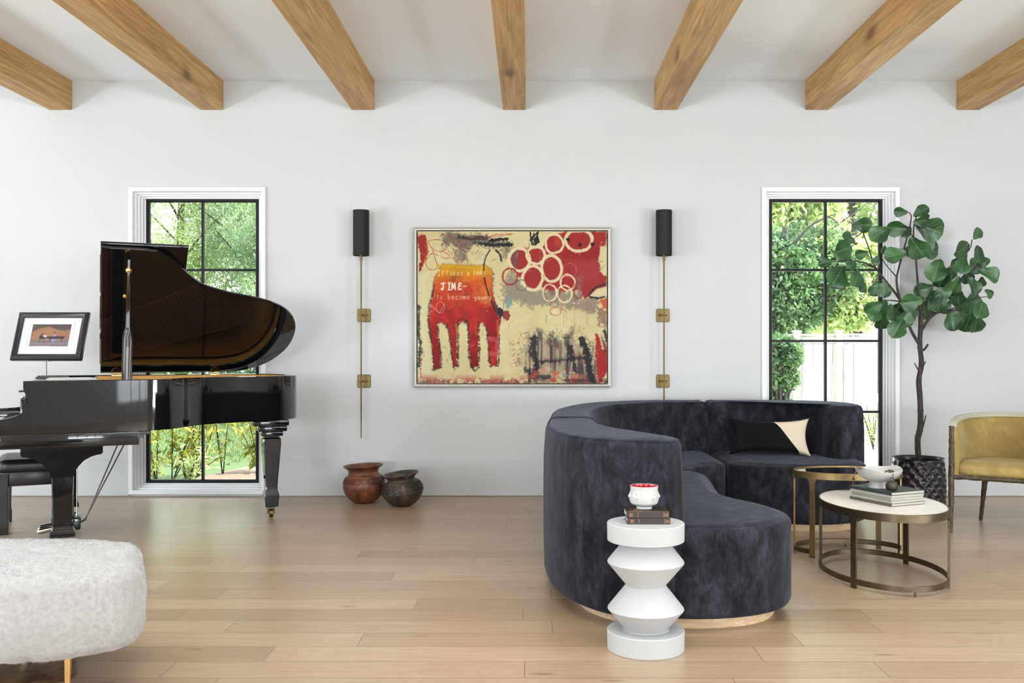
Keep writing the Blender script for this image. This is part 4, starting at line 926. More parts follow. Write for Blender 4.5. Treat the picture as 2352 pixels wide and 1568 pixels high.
pt = thing('abstract_painting', 'large red, cream and black abstract painting in a thin champagne frame', 'painting', ((x0+x1)/2, PD, zb))
W_, H_ = x1-x0, zt-zb
bm = B(); rect_loft(bm, -W_/2, W_/2, 0, H_, [(0, .043), (0, .002), (.004, -.003), (.010, -.004), (.014, .0), (.022, .001), (.024, .03), (.03, .034)]); obj('frame', bm, M['silver_frame'], pt, smooth=False)
bm = B(); box(bm, -W_/2+.02, W_/2-.02, .032, .0445, .02, H_-.02); obj('backing', bm, M['black_satin'], pt, smooth=False)
bm = B(); box(bm, -W_/2+.0325, W_/2-.0325, .0065, .032, .0325, H_-.0325); obj('stretcher', bm, M['black_satin'], pt, smooth=False)
cv.mesh('canvas', W_-.065, H_-.065, M['painting'], pt, .0055, .0325)
# the small print: pianist and singer before an orange cloud
pv = Canvas(150, 92, 0, 150, 0, 92, (92, 78, 70))
pv.fill([(-5,60),(5,28),(25,18),(60,14),(85,16),(100,26),(125,28),(140,22),(156,26),(156,68),(-5,68)], (176,124,84), 3, 14, 8); pv.fill([(100,34),(156,26),(156,68),(100,68)], (172,110,90), 6, 10, 8, .7)
pv.fill([(-5,66),(156,66),(156,98),(-5,98)], (150,130,132), 1.5, 2, 2); pv.line([(5,71),(60,74),(150,72)], 1.6, (50,44,44), .8, 1, 1); pv.line([(80,90),(150,91)], 2.5, (30,26,30), .8, 1, 1)
pv.fill([(62,52),(80,51),(132,51),(131,60),(74,61),(62,58)], (44,30,28), 1, .5, .5); 
for x_ in (78, 122): pv.line([(x_,60),(x_,72)], 3, (44,30,28), .8, .5, .5)
pv.fill([(35,48),(42,43),(46,50),(60,54),(58,58),(45,62),(36,62),(33,54)], (40,40,44), 1, .5, .5); pv.line([(43,40),(43.5,42)], 5, (50,34,30), .8, 0, 0); pv.fill([(47,47),(60,46),(62,53),(50,53)], (226,222,214), .8, .5, .5); pv.line([(36,63),(34,74),(44,74)], 1.2, (40,40,44), .8, 0, 0); pv.line([(30,62),(56,62),(56,73)], 1.4, (40,40,44), .8, 0, 0)
pv.fill([(88,44),(94,43),(98,51),(84,51)], (150,166,206), 1, .5, .5); pv.fill([(84,61),(97,61),(99,73),(81,73)], (140,160,206), 1, .5, .5); pv.line([(91,35),(91,38)], 5, (70,36,28), .8, 0, 0); pv.line([(91,40),(91,43)], 3, (214,170,140), .8, 0, 0)
pv.mesh('print', .285, .172, M['photo'], pf, .0002, .0)
bpy.data.objects['print'].location = (0, 0, .108)
bm = B(); 
for (a0, a1, b0, b1) in ((-.165, .165, .088, .0892), (-.165, .165, .298, .2992), (-.165, -.1638, .088, .2992), (.1638, .165, .088, .2992)): box(bm, a0, a1, .0, .0009, b0, b1)
obj('mat_line', bm, M['greige'], pf, smooth=False)

# ------------------------------------------------------------------ wall sconces
def sconce(px, plate_px, label):
    d = 7.65; x = (px-CX)*d/F; xp = (plate_px-CX)*(WY-.01)/F
    z = lambda y_, dd=d: H-(y_-CY)*dd/F
    r = thing('wall_sconce', label, 'wall lamp', (x, WY, z(875)), 0, 'brass wall sconces beside the painting'); zz = z(875)
    bm = B(); lathe(bm, [(.058, z(587)-zz), (.066, z(587)-zz), (.066, z(483)-zz), (.064, z(483)-zz), (.064, z(587)-zz+.004), (.058, z(587)-zz)], 40, (0, d-WY, 0)); obj('lamp_shade', bm, M['shade'], r, 50)
    bm = B(); lathe(bm, [(0, z(586)-zz+.004), (.064, z(586)-zz+.004), (.064, z(586)-zz+.007), (0, z(586)-zz+.007)], 30, (0, d-WY, 0)); lathe(bm, [(0,-.05),(.010,-.05),(.012,-.02),(.012,.0),(0,.0)], 16, (0, d-WY, z(587)-zz+.006)); obj('shade_fitting', bm, M['brass'], r)
    bm = B(); tube(bm, [(0, d-WY, z(592)-zz), (0, d-WY, z(930)-zz), (0, d-WY, z(1003)-zz), (0, d-WY, z(1007)-zz)], [.0068, .0065, .004, .0012], 12); obj('rod', bm, M['brass'], r)
    for py in (724, 875):
        zc = H-(py-CY)*(WY-.01)/F - zz; ox = xp-x
        bm = B(); rr = rounded([(-.055,-.055),(.055,-.055),(.055,.055),(-.055,.055)], .014); slab(bm, rr, [(0, 0), (0, .009), (.003, .012)])
        for v in bm.verts: v.co = Vector((v.co.x+ox, -v.co.z, v.co.y+zc))
        pl = obj('wall_plate', bm, M['brass'], r, 30)
        bm = B(); tube(bm, [(0, d-WY+.004, zc), (0, -.005, zc)], .0055, 10); tube(bm, [(0, d-WY, zc-.012), (0, d-WY, zc+.012)], .0095, 12); obj('arm', bm, M['brass'], pl)
        bm = B()
        for sx_ in (-.03, .03): lathe(bm, [(0,-.006),(.0045,-.004),(.006,0),(.0045,.004),(0,.006)], 10, (ox+sx_, -.016, zc))
        obj('screws', bm, M['brass'], pl)
SG = 'wall sconces flanking the painting'
sconce(829.5, 836, 'brass wall sconce with charcoal cylinder shade above the two clay pots')
sconce(1525, 1522.5, 'brass wall sconce with charcoal cylinder shade, its rod ending behind the navy sofa')

# ------------------------------------------------------------------ clay pots
def pot(name, label, loc, prof, mat, band, tilt, dent=0):
    r = thing(name, label, 'pot', loc, 0, 'clay pots on the floor')
    r.rotation_euler = tilt
    n = 144; bm = B(); z0, z1, nz, amp = band
    pr = [tuple(p) for p in crom(prof, 10, False)]
    def fn(a, z, i):
        rr = 0
        if dent and z > dent: 
            q = (a - R(-62) + PI) % (2*PI) - PI; rr -= .03*math.exp(-(q/.22)**2)*(z-dent)/.03
        return rr
    rings = lathe(bm, pr, n, (0, 0, 0), True, fn)
    if dent:
        for v in bm.verts:
            a = math.atan2(v.co.y, v.co.x); q = (a - R(-62) + PI) % (2*PI) - PI
            if v.co.z > dent: v.co.z -= .02*math.exp(-(q/.2)**2)*min(1, (v.co.z-dent)/.02)
    body_ = obj('body', bm, mat, r, 60)
    bm = B(); 
    def rad(z):
        zs = [p[1] for p in prof[:prof_out[0]]]; rs = [p[0] for p in prof[:prof_out[0]]]; return float(np.interp(z, zs, rs))
    prof_out = [next((i for i, p in enumerate(prof) if i and p[1] < prof[i-1][1]), len(prof))]
    m = 18; zs = np.linspace(z0, z1, nz+1)
    for zz in zs: tube(bm, [(math.cos(a)*(rad(zz)+.003), math.sin(a)*(rad(zz)+.003), zz) for a in np.linspace(0, 2*PI, 61)], amp*.5, 6, False)
    for j in range(nz):
        for k in range(m):
            for s_ in (0, 1):
                a0 = 2*PI*(k+s_)/m; a1 = 2*PI*(k+1-s_)/m
                tube(bm, [(math.cos(a0+(a1-a0)*q)*(rad(zs[j]+(zs[j+1]-zs[j])*q)+.0035), math.sin(a0+(a1-a0)*q)*(rad(zs[j]+(zs[j+1]-zs[j])*q)+.0035), zs[j]+(zs[j+1]-zs[j])*q) for q in (0, .33, .66, 1)], amp*.42, 5)
    obj('raised_band', bm, mat, body_)
pot('clay_pot', 'reddish brown round clay pot on the floor below the brass sconce', (-1.322, 7.44, 0),
    [(0,.0),(.05,.0),(.1,.018),(.148,.07),(.168,.125),(.164,.165),(.145,.205),(.122,.232),(.118,.25),(.128,.272),(.155,.292),(.158,.298),(.150,.300),(.122,.278),(.110,.252),(.113,.232),(.135,.20),(.155,.16),(.158,.12),(.14,.07),(.09,.025),(0,.01)],
    M['clay_red'], (.168, .207, 1, .009), (R(0), R(-3), 0))
pot('clay_pot', 'dark brown clay pot with chipped rim and criss-cross band, right of the reddish pot', (-.985, 7.30, 0),
    [(0,.0),(.045,.0),(.09,.015),(.138,.06),(.159,.108),(.155,.145),(.136,.18),(.112,.2),(.107,.212),(.113,.228),(.139,.248),(.142,.253),(.134,.255),(.108,.236),(.099,.215),(.103,.2),(.126,.175),(.145,.14),(.149,.105),(.13,.06),(.08,.022),(0,.008)],
    M['clay_dark'], (.112, .186, 3, .008), (R(3), R(-7), 0), .225)

# ------------------------------------------------------------------ zig-zag stool with books and cup
sd = 3.77; sxx = (1483-CX)*sd/F
stl = thing('zigzag_stool', 'white zigzag turned stool in front of the navy sofa', 'stool', (sxx, sd, 0))
bm = B(); lathe(bm, [(0,0),(.153,0),(.1555,.003),(.1565,.076),(.154,.079),(.095,.080),(.088,.084),(.1515,.158),(.1545,.163),(.1525,.168),(.084,.254),(.0825,.259),(.084,.264),(.1525,.346),(.1555,.352),(.1535,.357),(.092,.434),(.100,.438),(.150,.438),(.1555,.441),(.1565,.509),(.154,.512),(0,.512)], 96); obj('body', bm, M['plaster'], stl, 25)
def book(name, label, loc, rot, w, d, h, cover, gilt=None, spine='front', group=None, pages=None, text=None):
    r = thing(name, label, 'book', loc, rot, group); t = min(.003, h*.14)
    bm = B(); box(bm, -w/2, w/2, -d/2, d/2, 0, t, .0008, 1); box(bm, -w/2, w/2, -d/2, d/2, h-t, h, .0008, 1)
    if spine == 'front': box(bm, -w/2, w/2, -d/2-.001, -d/2+.003, 0, h, .001, 1)
    else: box(bm, -w/2-.001, -w/2+.003, -d/2, d/2, 0, h, .001, 1)
    c = obj('cover', bm, cover, r, smooth=False)
    e = .003; bm = B(); box(bm, -w/2+e, w/2-e, -d/2+e, d/2-e, t, h-t); obj('pages', bm, pages or M['pages'], r, smooth=False)
    if gilt is not None: gilt(c, w, d, h)
    return r
def gilt_old(top):
    def g(c, w, d, h):
        bm = B(); y = -d/2-.0014
        def bar(x0, x1, z0, z1): box(bm, x0, x1, y, y+.0006, z0, z1)
        for k in range(3): bar(-w/2+.012, -w/2+.026, h*.25+k*h*.2, h*.25+k*h*.2+.0022)
        bar(-w/2+.046, -w/2+.0475, h*.12, h*.88); bar(w/2-.022, w/2-.020, h*.12, h*.88); bar(w/2-.016, w/2-.008, h*.3, h*.42); bar(w/2-.016, w/2-.008, h*.55, h*.66); bar(w/2-.006, w/2-.0045, h*.1, h*.9)
        if top:
            z = h; 
            for (a0, a1, b0, b1) in ((-.062,-.02,-.04,-.0385), (-.062,-.02,.03,.0315), (-.062,-.0605,-.04,.03), (-.0215,-.02,-.04,.03), (-.052,-.03,-.02,-.012), (-.052,-.03,0,.006), (-w/2+.003, w/2-.003, -d/2+.002, -d/2+.003), (w/2-.006, w/2-.005, -d/2+.002, d/2-.004)): box(bm, a0, a1, b0, b1, z, z+.0004)
        obj('gilt_tooling', bm, M['gilt'], c, smooth=False)
    return g
bx_ = (1485.5-CX)*3.78/F
book('book', 'dark leather-bound book with copper lettering bars, lower of the pair on the white stool', (bx_+.002, 3.782, .5125), R(-1), .172, .122, .0245, M['book_dark'], gilt_old(False), group='old books on the white stool')
book('book', 'dark leather-bound book with copper bands, directly under the white face cup', (bx_-.003, 3.780, .5375), R(-.5), .172, .122, .0255, M['book_dark'], gilt_old(True), group='old books on the white stool')
cup = thing('face_cup', 'white porcelain face cup with red glazed inside, on two dark books', 'cup', ((1479.5-CX)*3.80/F, 3.80, .5637))
bm = B(); pr = [(0,.0),(.031,.0),(.032,.002),(.0315,.008),(.034,.011),(.044,.015),(.0535,.021),(.0565,.032),(.0575,.05),(.0555,.07),(.0565,.088),(.0575,.0925),(.0565,.0935),(.0555,.0925)]
pr = [tuple(p) for p in resample(crom(pr, 8, False), .0011, False)]; imx = max(range(len(pr)), key=lambda i_: pr[i_][1])
def face_fn(a, z, i):
    v = 0
    for k in range(6):
        c = R(-90-32+60*k); q = ((a-c+PI) % (2*PI)-PI)*.057
        v += .0075*math.exp(-(q/.0036)**2)*(math.exp(-((z-.049)/.008)**2)*(1.0)+ .45*math.exp(-((z-.062)/.010)**2))
        v += .003*math.exp(-(q/.0055)**2)*(math.exp(-((z-.0375)/.0016)**2)+math.exp(-((z-.0335)/.0016)**2)) + .0018*math.exp(-(q/.006)**2)*math.exp(-((z-.027)/.003)**2)
        for sg in (-1, 1): v -= .002*math.exp(-((q-sg*.009)/.005)**2)*math.exp(-((z-.058)/.004)**2); v += .0012*math.exp(-((q-sg*.009)/.006)**2)*math.exp(-((z-.067)/.002)**2)
    return v if (i < imx-6 and z > .013) else 0
lathe(bm, pr, 300, (0, 0, 0), True, face_fn)
cp = obj('body', bm, M['porcelain'], cup, 60)
bm = B(); lathe(bm, [(.0556,.0922),(.0545,.088),(.0535,.07),(.0545,.05),(.053,.034),(.048,.025),(.03,.02),(0,.019)], 64); obj('red_lining', bm, M['red_glaze'], cup, 60)

# ------------------------------------------------------------------ nesting tables
def oval(a, b, n=80, t0=0, t1=360): return [np.array((a*math.cos(R(t)), b*math.sin(R(t)))) for t in np.linspace(t0, t1, n, endpoint=(t1-t0) < 360)]
t1 = thing('nesting_table', 'low oval nesting table with pale stone top and bronze frame', 'coffee table', (1.895, 5.0, 0), 0, 'nesting tables')
A_, B_ = .31, .445
bm = B(); slab(bm, oval(A_-.007, B_-.007), [(0, .384), (0, .398), (.002, .400)]); obj('stone_top', bm, M['marble'], t1, 40)
def band(bm, outl, th, z0, z1, closed=True): ribbon(bm, outl, th, z0, z1, closed, .003)
bm = B(); band(bm, oval(A_, B_), .007, .362, .403); obj('top_ring', bm, M['bronze'], t1, 40)
bm = B(); band(bm, oval(A_, B_), .008, .022, .052); obj('base_ring', bm, M['bronze'], t1, 40)
def flat_leg(par, ang, a, b, z0, z1, mat, w_=.034, th=.010):
    x, y = a*math.cos(ang), b*math.sin(ang); t = Vector((-a*math.sin(ang), b*math.cos(ang), 0)).normalized(); n = Vector((t.y, -t.x, 0))
    bm = B(); c = Vector((x, y, 0)) - n*th*.4
    loft(bm, [[c + t*sx_*w_/2*k + n*sy_*th/2 + Vector((0, 0, z)) for sx_, sy_ in ((-1,-1),(1,-1),(1,1),(-1,1))] for z, k in ((z0, 1), (z0+.05, 1), (z1-.06, 1), (z1-.02, 1.15), (z1, 1.9))])
    obj('leg', bm, mat, par, smooth=False)
for an in (math.atan2(.27/B_, .245/A_), PI-math.atan2(.27/B_, .245/A_), PI+math.atan2(.27/B_, .245/A_), -math.atan2(.27/B_, .245/A_)): flat_leg(t1, an, A_, B_, 0, .366, M['bronze'])
for an in (R(90), R(-90)):
    bm = B(); tube(bm, [((A_-.004)*math.cos(an), (B_-.004)*math.sin(an), 0), ((A_-.004)*math.cos(an), (B_-.004)*math.sin(an), .024)], .006, 10); obj('foot', bm, M['bronze'], t1)
t2 = thing('nesting_table', 'taller oval nesting table with dark glass top and gold rim, behind the stone table', 'coffee table', (1.90, 5.545, 0), 0, 'nesting tables')
A2, B2 = .318, .2
bm = B(); slab(bm, oval(A2-.008, B2-.008), [(0, .488), (0, .496)]); obj('glass_top', bm, M['smoked'], t2, 40)
bm = B(); band(bm, oval(A2, B2), .008, .462, .502); obj('top_ring', bm, M['antique_gold'], t2, 40)
bm = B(); band(bm, oval(A2, B2, 60, -8, 218), .009, .022, .052, False); obj('base_ring', bm, M['bronze'], t2, 40)
for an in (R(2), R(42), R(172), R(218)): flat_leg(t2, an, A2, B2, 0, .466, M['antique_gold'], .03)
bm = B(); tube(bm, [((A2-.004)*math.cos(R(80)), (B2-.004)*math.sin(R(80)), 0), ((A2-.004)*math.cos(R(80)), (B2-.004)*math.sin(R(80)), .024)], .006, 10); obj('foot', bm, M['bronze'], t2)
# stack of books: near corner at nc, long side runs away to the left
nc = np.array([1.876, 4.81]); eu = np.array([math.cos(R(24)), math.sin(R(24))]); ev = np.array([-eu[1], eu[0]])
bl = [(.0155, 'book_brown', 'brown coffee table book, bottom of the stack on the stone table', 'side', .235, .300, 0, 0), (.0135, 'book_white', 'pale thin book second from the bottom of the stack on the stone table', 'side', .225, .285, 0, 1),
      (.0135, 'book_beige', 'greige thin book in the middle of the stack on the stone table', 'side', .228, .288, 0, -1), (.0135, 'book_white', 'off-white book just below the dark green book', 'side', .23, .295, 0, .6), (.0165, 'book_green', 'dark green large book on top of the stack, under the white bowl', 'side', .235, .30, 0, 0)]
z = .4005
for h_, mt, lab, sp, bw_, bd_, _, dr in bl:
    c = nc + eu*(bw_/2+.002) + ev*(bd_/2+.002)
    book('book', lab, (c[0], c[1], z), R(24+dr), bw_, bd_, h_, M[mt], None, 'side', 'large books on the stone table'); z += h_ + .0004
ZS = z
# white footed bowl with a corded bell
bc = P(2017, 1100, 5.0); bwl = thing('footed_bowl', 'white footed ceramic bowl with folded rim on the dark green book', 'bowl', (bc.x, bc.y, ZS))
bm = B()
def rimf(a, z, i): return 0
lathe(bm, [(0,.0),(.052,.0),(.053,.003),(.048,.012),(.046,.03),(.05,.036),(.075,.046),(.102,.064),(.118,.088),(.122,.1),(.120,.102),(.117,.1),(.112,.086),(.095,.066),(.06,.05),(0,.046)], 72)
for v in bm.verts:
    if v.co.z > .045:
        a = math.atan2(v.co.y, v.co.x); k = (v.co.z-.045)/.055; v.co.z += k*(.007*math.sin(2*a+.6)+.004*math.sin(5*a)); v.co.x *= 1+.03*k*math.cos(3*a)
obj('body', bm, M['porcelain'], bwl, 50)
cord = thing('corded_bell', 'dark metal bell on a knotted leather cord draped over the white bowl', 'bell', (bc.x, bc.y, ZS))
def lc(px, py, d): q = P(px, py, d); return (q.x-bc.x, q.y-bc.y, q.z-ZS)
bm = B(); tube(bm, crom([lc(1958.6,1116,4.93), lc(1959.5,1106,4.925), lc(1961,1096,4.92), lc(1966,1082,4.92), lc(1973,1076,4.93), lc(1984,1075.5,4.94), lc(1996,1080,4.95), lc(2012,1086.5,4.96)], 6, False), .0022, 8)
tube(bm, crom([lc(1975,1076.5,4.95), lc(1990,1078,4.96), lc(2006,1085,4.97), lc(2016,1087,4.97)], 6, False), .003, 8)
tube(bm, crom([lc(2047,1083,4.9), lc(2051,1087,4.885), lc(2051,1095,4.88), lc(2050,1098,4.88)], 5, False), .002, 8); obj('cord', bm, M['cord_red'], cord)
bm = B()
for px_, py_, r_ in ((1961,1097,.006),(1959.5,1100.5,.006),(1962.5,1100,.005)): lathe(bm, [(0,-r_),(r_*.8,-r_*.6),(r_,0),(r_*.8,r_*.6),(0,r_)], 10, lc(px_, py_, 4.92))
obj('knot', bm, M['iron'], cord)
bm = B(); b0 = Vector(lc(2048, 1127, 4.885)); lathe(bm, [(0,.004),(.017,.0),(.027,.008),(.031,.022),(.030,.036),(.023,.047),(.01,.052),(0,.053)], 28, b0)
ring_c = b0 + Vector((.003, 0, .060)); tube(bm, [ring_c + Vector((math.cos(t_)*.009, 0, math.sin(t_)*.009)) for t_ in np.linspace(0, 2*PI, 15)], .0025, 6)
tube(bm, [b0+Vector((-.02, -.012, .006)), b0+Vector((-.03, -.016, -.004))], .0025, 6); obj('bell', bm, M['iron'], cord)
bm = B()
for k, (px_, py_, l_) in enumerate(((2037,1083,.022),(2043,1081,.02),(2049,1082,.018),(2053,1085,.016),(2046,1085,.02))):
    c = Vector(lc(px_, py_, 4.90)); tube(bm, [c-Vector((l_*.6,0,.004)), c+Vector((0,0,.004)), c+Vector((l_*.6,.0,-.001))], [.002,.006,.002], 7, True, .6)
obj('leather_tassel', bm, M['iron'], cord)

# ------------------------------------------------------------------ mustard barrel chair
chx = np.array([2.815, 6.2]); ca = R(-35)
ch = thing('armchair', 'mustard yellow barrel armchair with gnarled dark metal legs', 'armchair', (chx[0], chx[1], 0), ca)
# local: x along the front edge (0..CW), y towards the back
CWD, CDP = .64, .56
def gnarl(bm, pts, rad, n=12):
    pts = resample([np.array(p) for p in pts], .02, False); k = len(pts); rad = np.interp(np.linspace(0, 1, k), np.linspace(0, 1, len(rad)), rad)
    rings = tube(bm, pts, list(rad), n)
    for rg in rings:
        c = sum((v.co for v in rg), Vector())/len(rg)
        for v in rg: v.co = c + (v.co-c)*(1+.28*noise.noise(v.co*55)+.15*noise.noise(v.co*120))
bm = B(); gnarl(bm, [(0, 0, 0), (.002, 0, .3), (.004, .004, .712)], [.011, .018, .019, .016]); obj('leg', bm, M['gnarled'], ch, 80)
bm = B(); gnarl(bm, [(CWD, 0, 0), (CWD, 0, .3), (CWD, .004, .712)], [.011, .018, .019, .016]); obj('leg', bm, M['gnarled'], ch, 80)
bm = B(); gnarl(bm, [(.085, .605, 0), (.14, .47, .375)], [.012, .02]); obj('leg', bm, M['gnarled'], ch, 80)
bm = B(); gnarl(bm, [(CWD-.085, .605, 0), (CWD-.14, .47, .375)], [.012, .02]); obj('leg', bm, M['gnarled'], ch, 80)
bm = B(); gnarl(bm, [(0, 0, .372), (CWD/2, 0, .374), (CWD, 0, .372)], [.015, .014, .015])
shell = crom([(0, .0), (-.012, .2), (.03, .38), (.15, .52), (CWD/2, .56), (CWD-.15, .52), (CWD-.03, .38), (CWD+.012, .2), (CWD, .0)], 8, False)
gnarl(bm, [(p[0], p[1], .372) for p in shell], [.014, .014]); obj('seat_rail', bm, M['gnarled'], ch, 80)
sc = resample(rounded([(.012,.0),(CWD-.012,.0),(CWD-.0,.22),(CWD-.05,.40),(CWD-.16,.52),(.16,.52),(.05,.40),(.0,.22)], .09, 6), .02)
bm = B(); slab(bm, sc, pill(.384, .46, .03, 5, .016, .04)); obj('seat_cushion', bm, M['mustard'], ch, 60)
# the barrel back: inner and outer skins and a greige welt on top
bm = B(); n_ = len(shell); secs = []
path_n = []
for i, p in enumerate(shell):
    a = shell[i]-shell[max(i-1, 0)] if i else shell[1]-shell[0]; b_ = shell[min(i+1, n_-1)]-shell[i] if i < n_-1 else a
    t_ = a/(np.linalg.norm(a)+1e-9)+b_/(np.linalg.norm(b_)+1e-9); t_ /= np.linalg.norm(t_); path_n.append(np.array([t_[1], -t_[0]]))
def top_z(i):
    f_ = i/(n_-1); return .705 + .052*math.sin(PI*min(1, max(0, f_)))**.55
for i, p in enumerate(shell):
    nn = path_n[i]; zt_ = top_z(i); s_ = []
    for u, z_ in ((.0, .385), (.0, .5), (.0, .62), (.0, zt_), (.026, zt_), (.045, .62), (.05, .5), (.045, .385)): s_.append((p[0]+nn[0]*(u-.0), p[1]+nn[1]*(u-.0), z_))
    secs.append(s_)
sh = loft(bm, secs); 
cxy = np.array([CWD/2, .2])
bk = obj('backrest', bm, M['mustard'], ch, 50)
bm = B(); secs = []
for i, p in enumerate(shell):
    nn = path_n[i]; zt_ = top_z(i); secs.append([(p[0]+nn[0]*u, p[1]+nn[1]*u, z_) for u, z_ in ((-.008, zt_-.002), (-.008, zt_+.022), (-.003, zt_+.027), (.030, zt_+.027), (.035, zt_+.022), (.035, zt_-.002))])
loft(bm, secs); obj('top_trim', bm, M['greige'], ch, 40)
for f_ in (.36, .64):
    i = int(f_*(n_-1)); p = shell[i]; nn = path_n[i]; sg = 1
    bm = B(); tube(bm, [(p[0]+nn[0]*.046, p[1]+nn[1]*.046, .46), (p[0]+nn[0]*.048, p[1]+nn[1]*.048, .6), (p[0]+nn[0]*.026, p[1]+nn[1]*.026, top_z(i))], .003, 6); obj('seam', bm, M['mustard'], bk)

# ------------------------------------------------------------------ fiddle-leaf fig
pd = 7.33; pc = P(2109, 1050, pd)
pot_ = thing('planter', 'dark plum hammered ceramic planter under the fig tree', 'planter', (pc.x, pd, 0))
bm = B()
prof = []
for i in range(61):
    f_ = i/60; prof.append((.175+.040*math.sin(PI*(.18+.5*(1-f_))) - .004*(1-f_), .372*f_))
prof = [(0, 0), (.17, 0)] + [(p[0]-.012, p[1]+.0) for p in prof[1:]] + [(.196, .374), (.186, .372), (.182, .355), (.178, .3), (0, .3)]
NC, NRW = 18, 8
def ham(a, z, i):
    if z < .012 or z > .352 or i > 61: return 0
    v = (z-.012)/.34*NRW; best = 9; u = a/(2*PI)*NC
    ds = []
    for rr in (math.floor(v)-1, math.floor(v), math.floor(v)+1):
        o = .5*(rr % 2)
        for cc in (math.floor(u-o), math.floor(u-o)+1): ds.append(math.hypot((u-o-cc-0)*1.0*.95, (v-rr-.5)*.62))
    ds.sort(); return .013*min(1, ds[0]/.5)**1.5 - .006
lathe(bm, prof, 300, (0, 0, 0), True, ham); obj('body', bm, M['pot'], pot_, 75)
bm = B(); lathe(bm, [(0, .338), (.18, .335), (.18, .33)], 32); 
so = obj('soil', bm, M['soil'], pot_)
fig = thing('fiddle_leaf_fig', 'tall fiddle-leaf fig tree with a bare dark trunk, in front of the right window', 'plant', (pc.x, pd, .30))
def zz(x, y, dd=0.0):
    q = P(1730+x/2.119, 420+y/2.119, pd+dd); return Vector((q.x-pc.x, q.y-pd, q.z-.30))
bm = B()
def br(pts, r0, r1, dep=None):
    dep = dep or [0]*len(pts); p = [zz(x, y, d_) for (x, y), d_ in zip(pts, dep)]
    q = resample(crom([np.array(v) for v in p], 5, False), .03, False); rs = list(np.linspace(r0, r1, len(q))*(1+.12*np.random.default_rng(int(pts[0][0])).random(len(q))))
    tube(bm, q, [r_*1.22 for r_ in rs], 9)
br([(805,1345),(800,1250),(814,1180),(812,1050),(806,960),(819,880),(811,790),(815,700),(816,650)], .0185, .014)
br([(811,790),(770,720),(740,640),(715,570),(640,470),(592,405),(560,310),(528,225)], .010, .0035, [0,.02,.05,.06,.10,.14,.16,.18])
br([(715,570),(698,480),(712,400),(750,260),(770,160),(745,140)], .008, .003, [.06,.02,0,-.02,-.03,-.02])
br([(640,470),(600,420),(560,395),(500,380),(440,378),(378,384)], .006, .0025, [.10,.12,.13,.12,.1,.1])
br([(700,460),(640,390),(622,350)], .004, .002, [.03,.05,.06]); br([(600,415),(545,400),(520,395)], .004, .002, [.14,.1,.08])
br([(816,650),(802,500),(790,340),(780,230),(795,160)], .009, .0035, [0,-.06,-.08,-.08,-.06]); br([(790,345),(770,330),(740,335)], .004, .002, [-.08,-.06,-.06]); br([(780,270),(760,235),(735,235)], .004, .002, [-.08,-.05,-.03])
br([(816,720),(860,655),(900,630),(960,622),(1010,616)], .011, .004, [0,-.02,-.05,-.08,-.1]); br([(858,657),(880,600),(910,540),(960,450),(1010,370),(1055,320),(1065,275)], .007, .003, [-.02,0,.03,.06,.08,.09,.09])
br([(905,545),(960,510),(1010,470),(1060,430),(1100,400),(1140,440)], .005, .0025, [.03,0,-.03,-.04,-.04,-.04]); br([(950,622),(1020,590),(1080,562),(1150,552)], .005, .002, [-.08,-.08,-.06,-.04]); br([(850,665),(840,600),(850,540)], .005, .003)
br([(720,578),(680,572),(640,570),(610,565)], .005, .002, [.06,.02,-.02,-.04]); br([(650,480),(610,478),(560,490)], .004, .002, [.1,.05,.03])
br([(818,818),(835,808),(851,784)], .008, .006); br([(806,912),(795,895),(785,876)], .005, .003); br([(812,908),(828,890),(839,868)], .005, .003); br([(814,1212),(828,1180),(841,1130)], .006, .003)
br([(500,380),(480,400),(490,420)], .003, .002, [.12,.08,.05]); br([(528,240),(500,265),(465,268)], .003, .002, [.17,.15,.13])
obj('trunk', bm, M['bark'], fig, 80)
LV = [(350,387,64,190),(440,325,118,200),(412,452,135,235),(505,462,100,240),(530,205,92,5),(468,272,80,175),(527,345,62,200),(480,402,60,220),(535,508,52,250),(598,376,50,240),(618,248,112,215),(702,220,98,180),(718,140,62,180),(816,140,78,20),(818,184,84,0),(858,222,142,340),(745,236,64,250),(693,350,104,190),(636,325,44,240),(800,315,122,305),(852,322,110,340),(768,332,64,180),(636,518,80,270),(594,516,74,250),(586,606,90,220),(622,612,96,250),(677,630,82,280),(626,674,86,270),(702,706,106,240),(752,628,118,230),(830,518,92,200),(892,425,122,255),(772,578,104,190),(840,606,116,265),(940,492,104,250),(962,436,86,240),(906,582,96,260),(962,552,114,340),(968,668,106,282),(1020,322,116,200),(1092,248,66,45),(1096,345,96,250),(1020,398,96,240),(1084,402,84,300),(1146,446,104,330),(1070,502,98,300),(1111,482,54,270),(1070,560,108,255),(1148,540,56,80),(1106,616,96,245),(1046,672,116,265),(1084,684,96,280),(1022,612,86,270),(976,500,98,250),(926,540,86,200),(880,548,76,200),(990,395,84,230),(740,655,96,250),(1000,560,90,260),(1060,600,90,250),(700,610,90,230),(1044,455,80,280),(1120,380,60,310),(905,470,80,230),(935,600,80,240),(595,640,76,240)]
bm = B(); rl = random.Random(5)
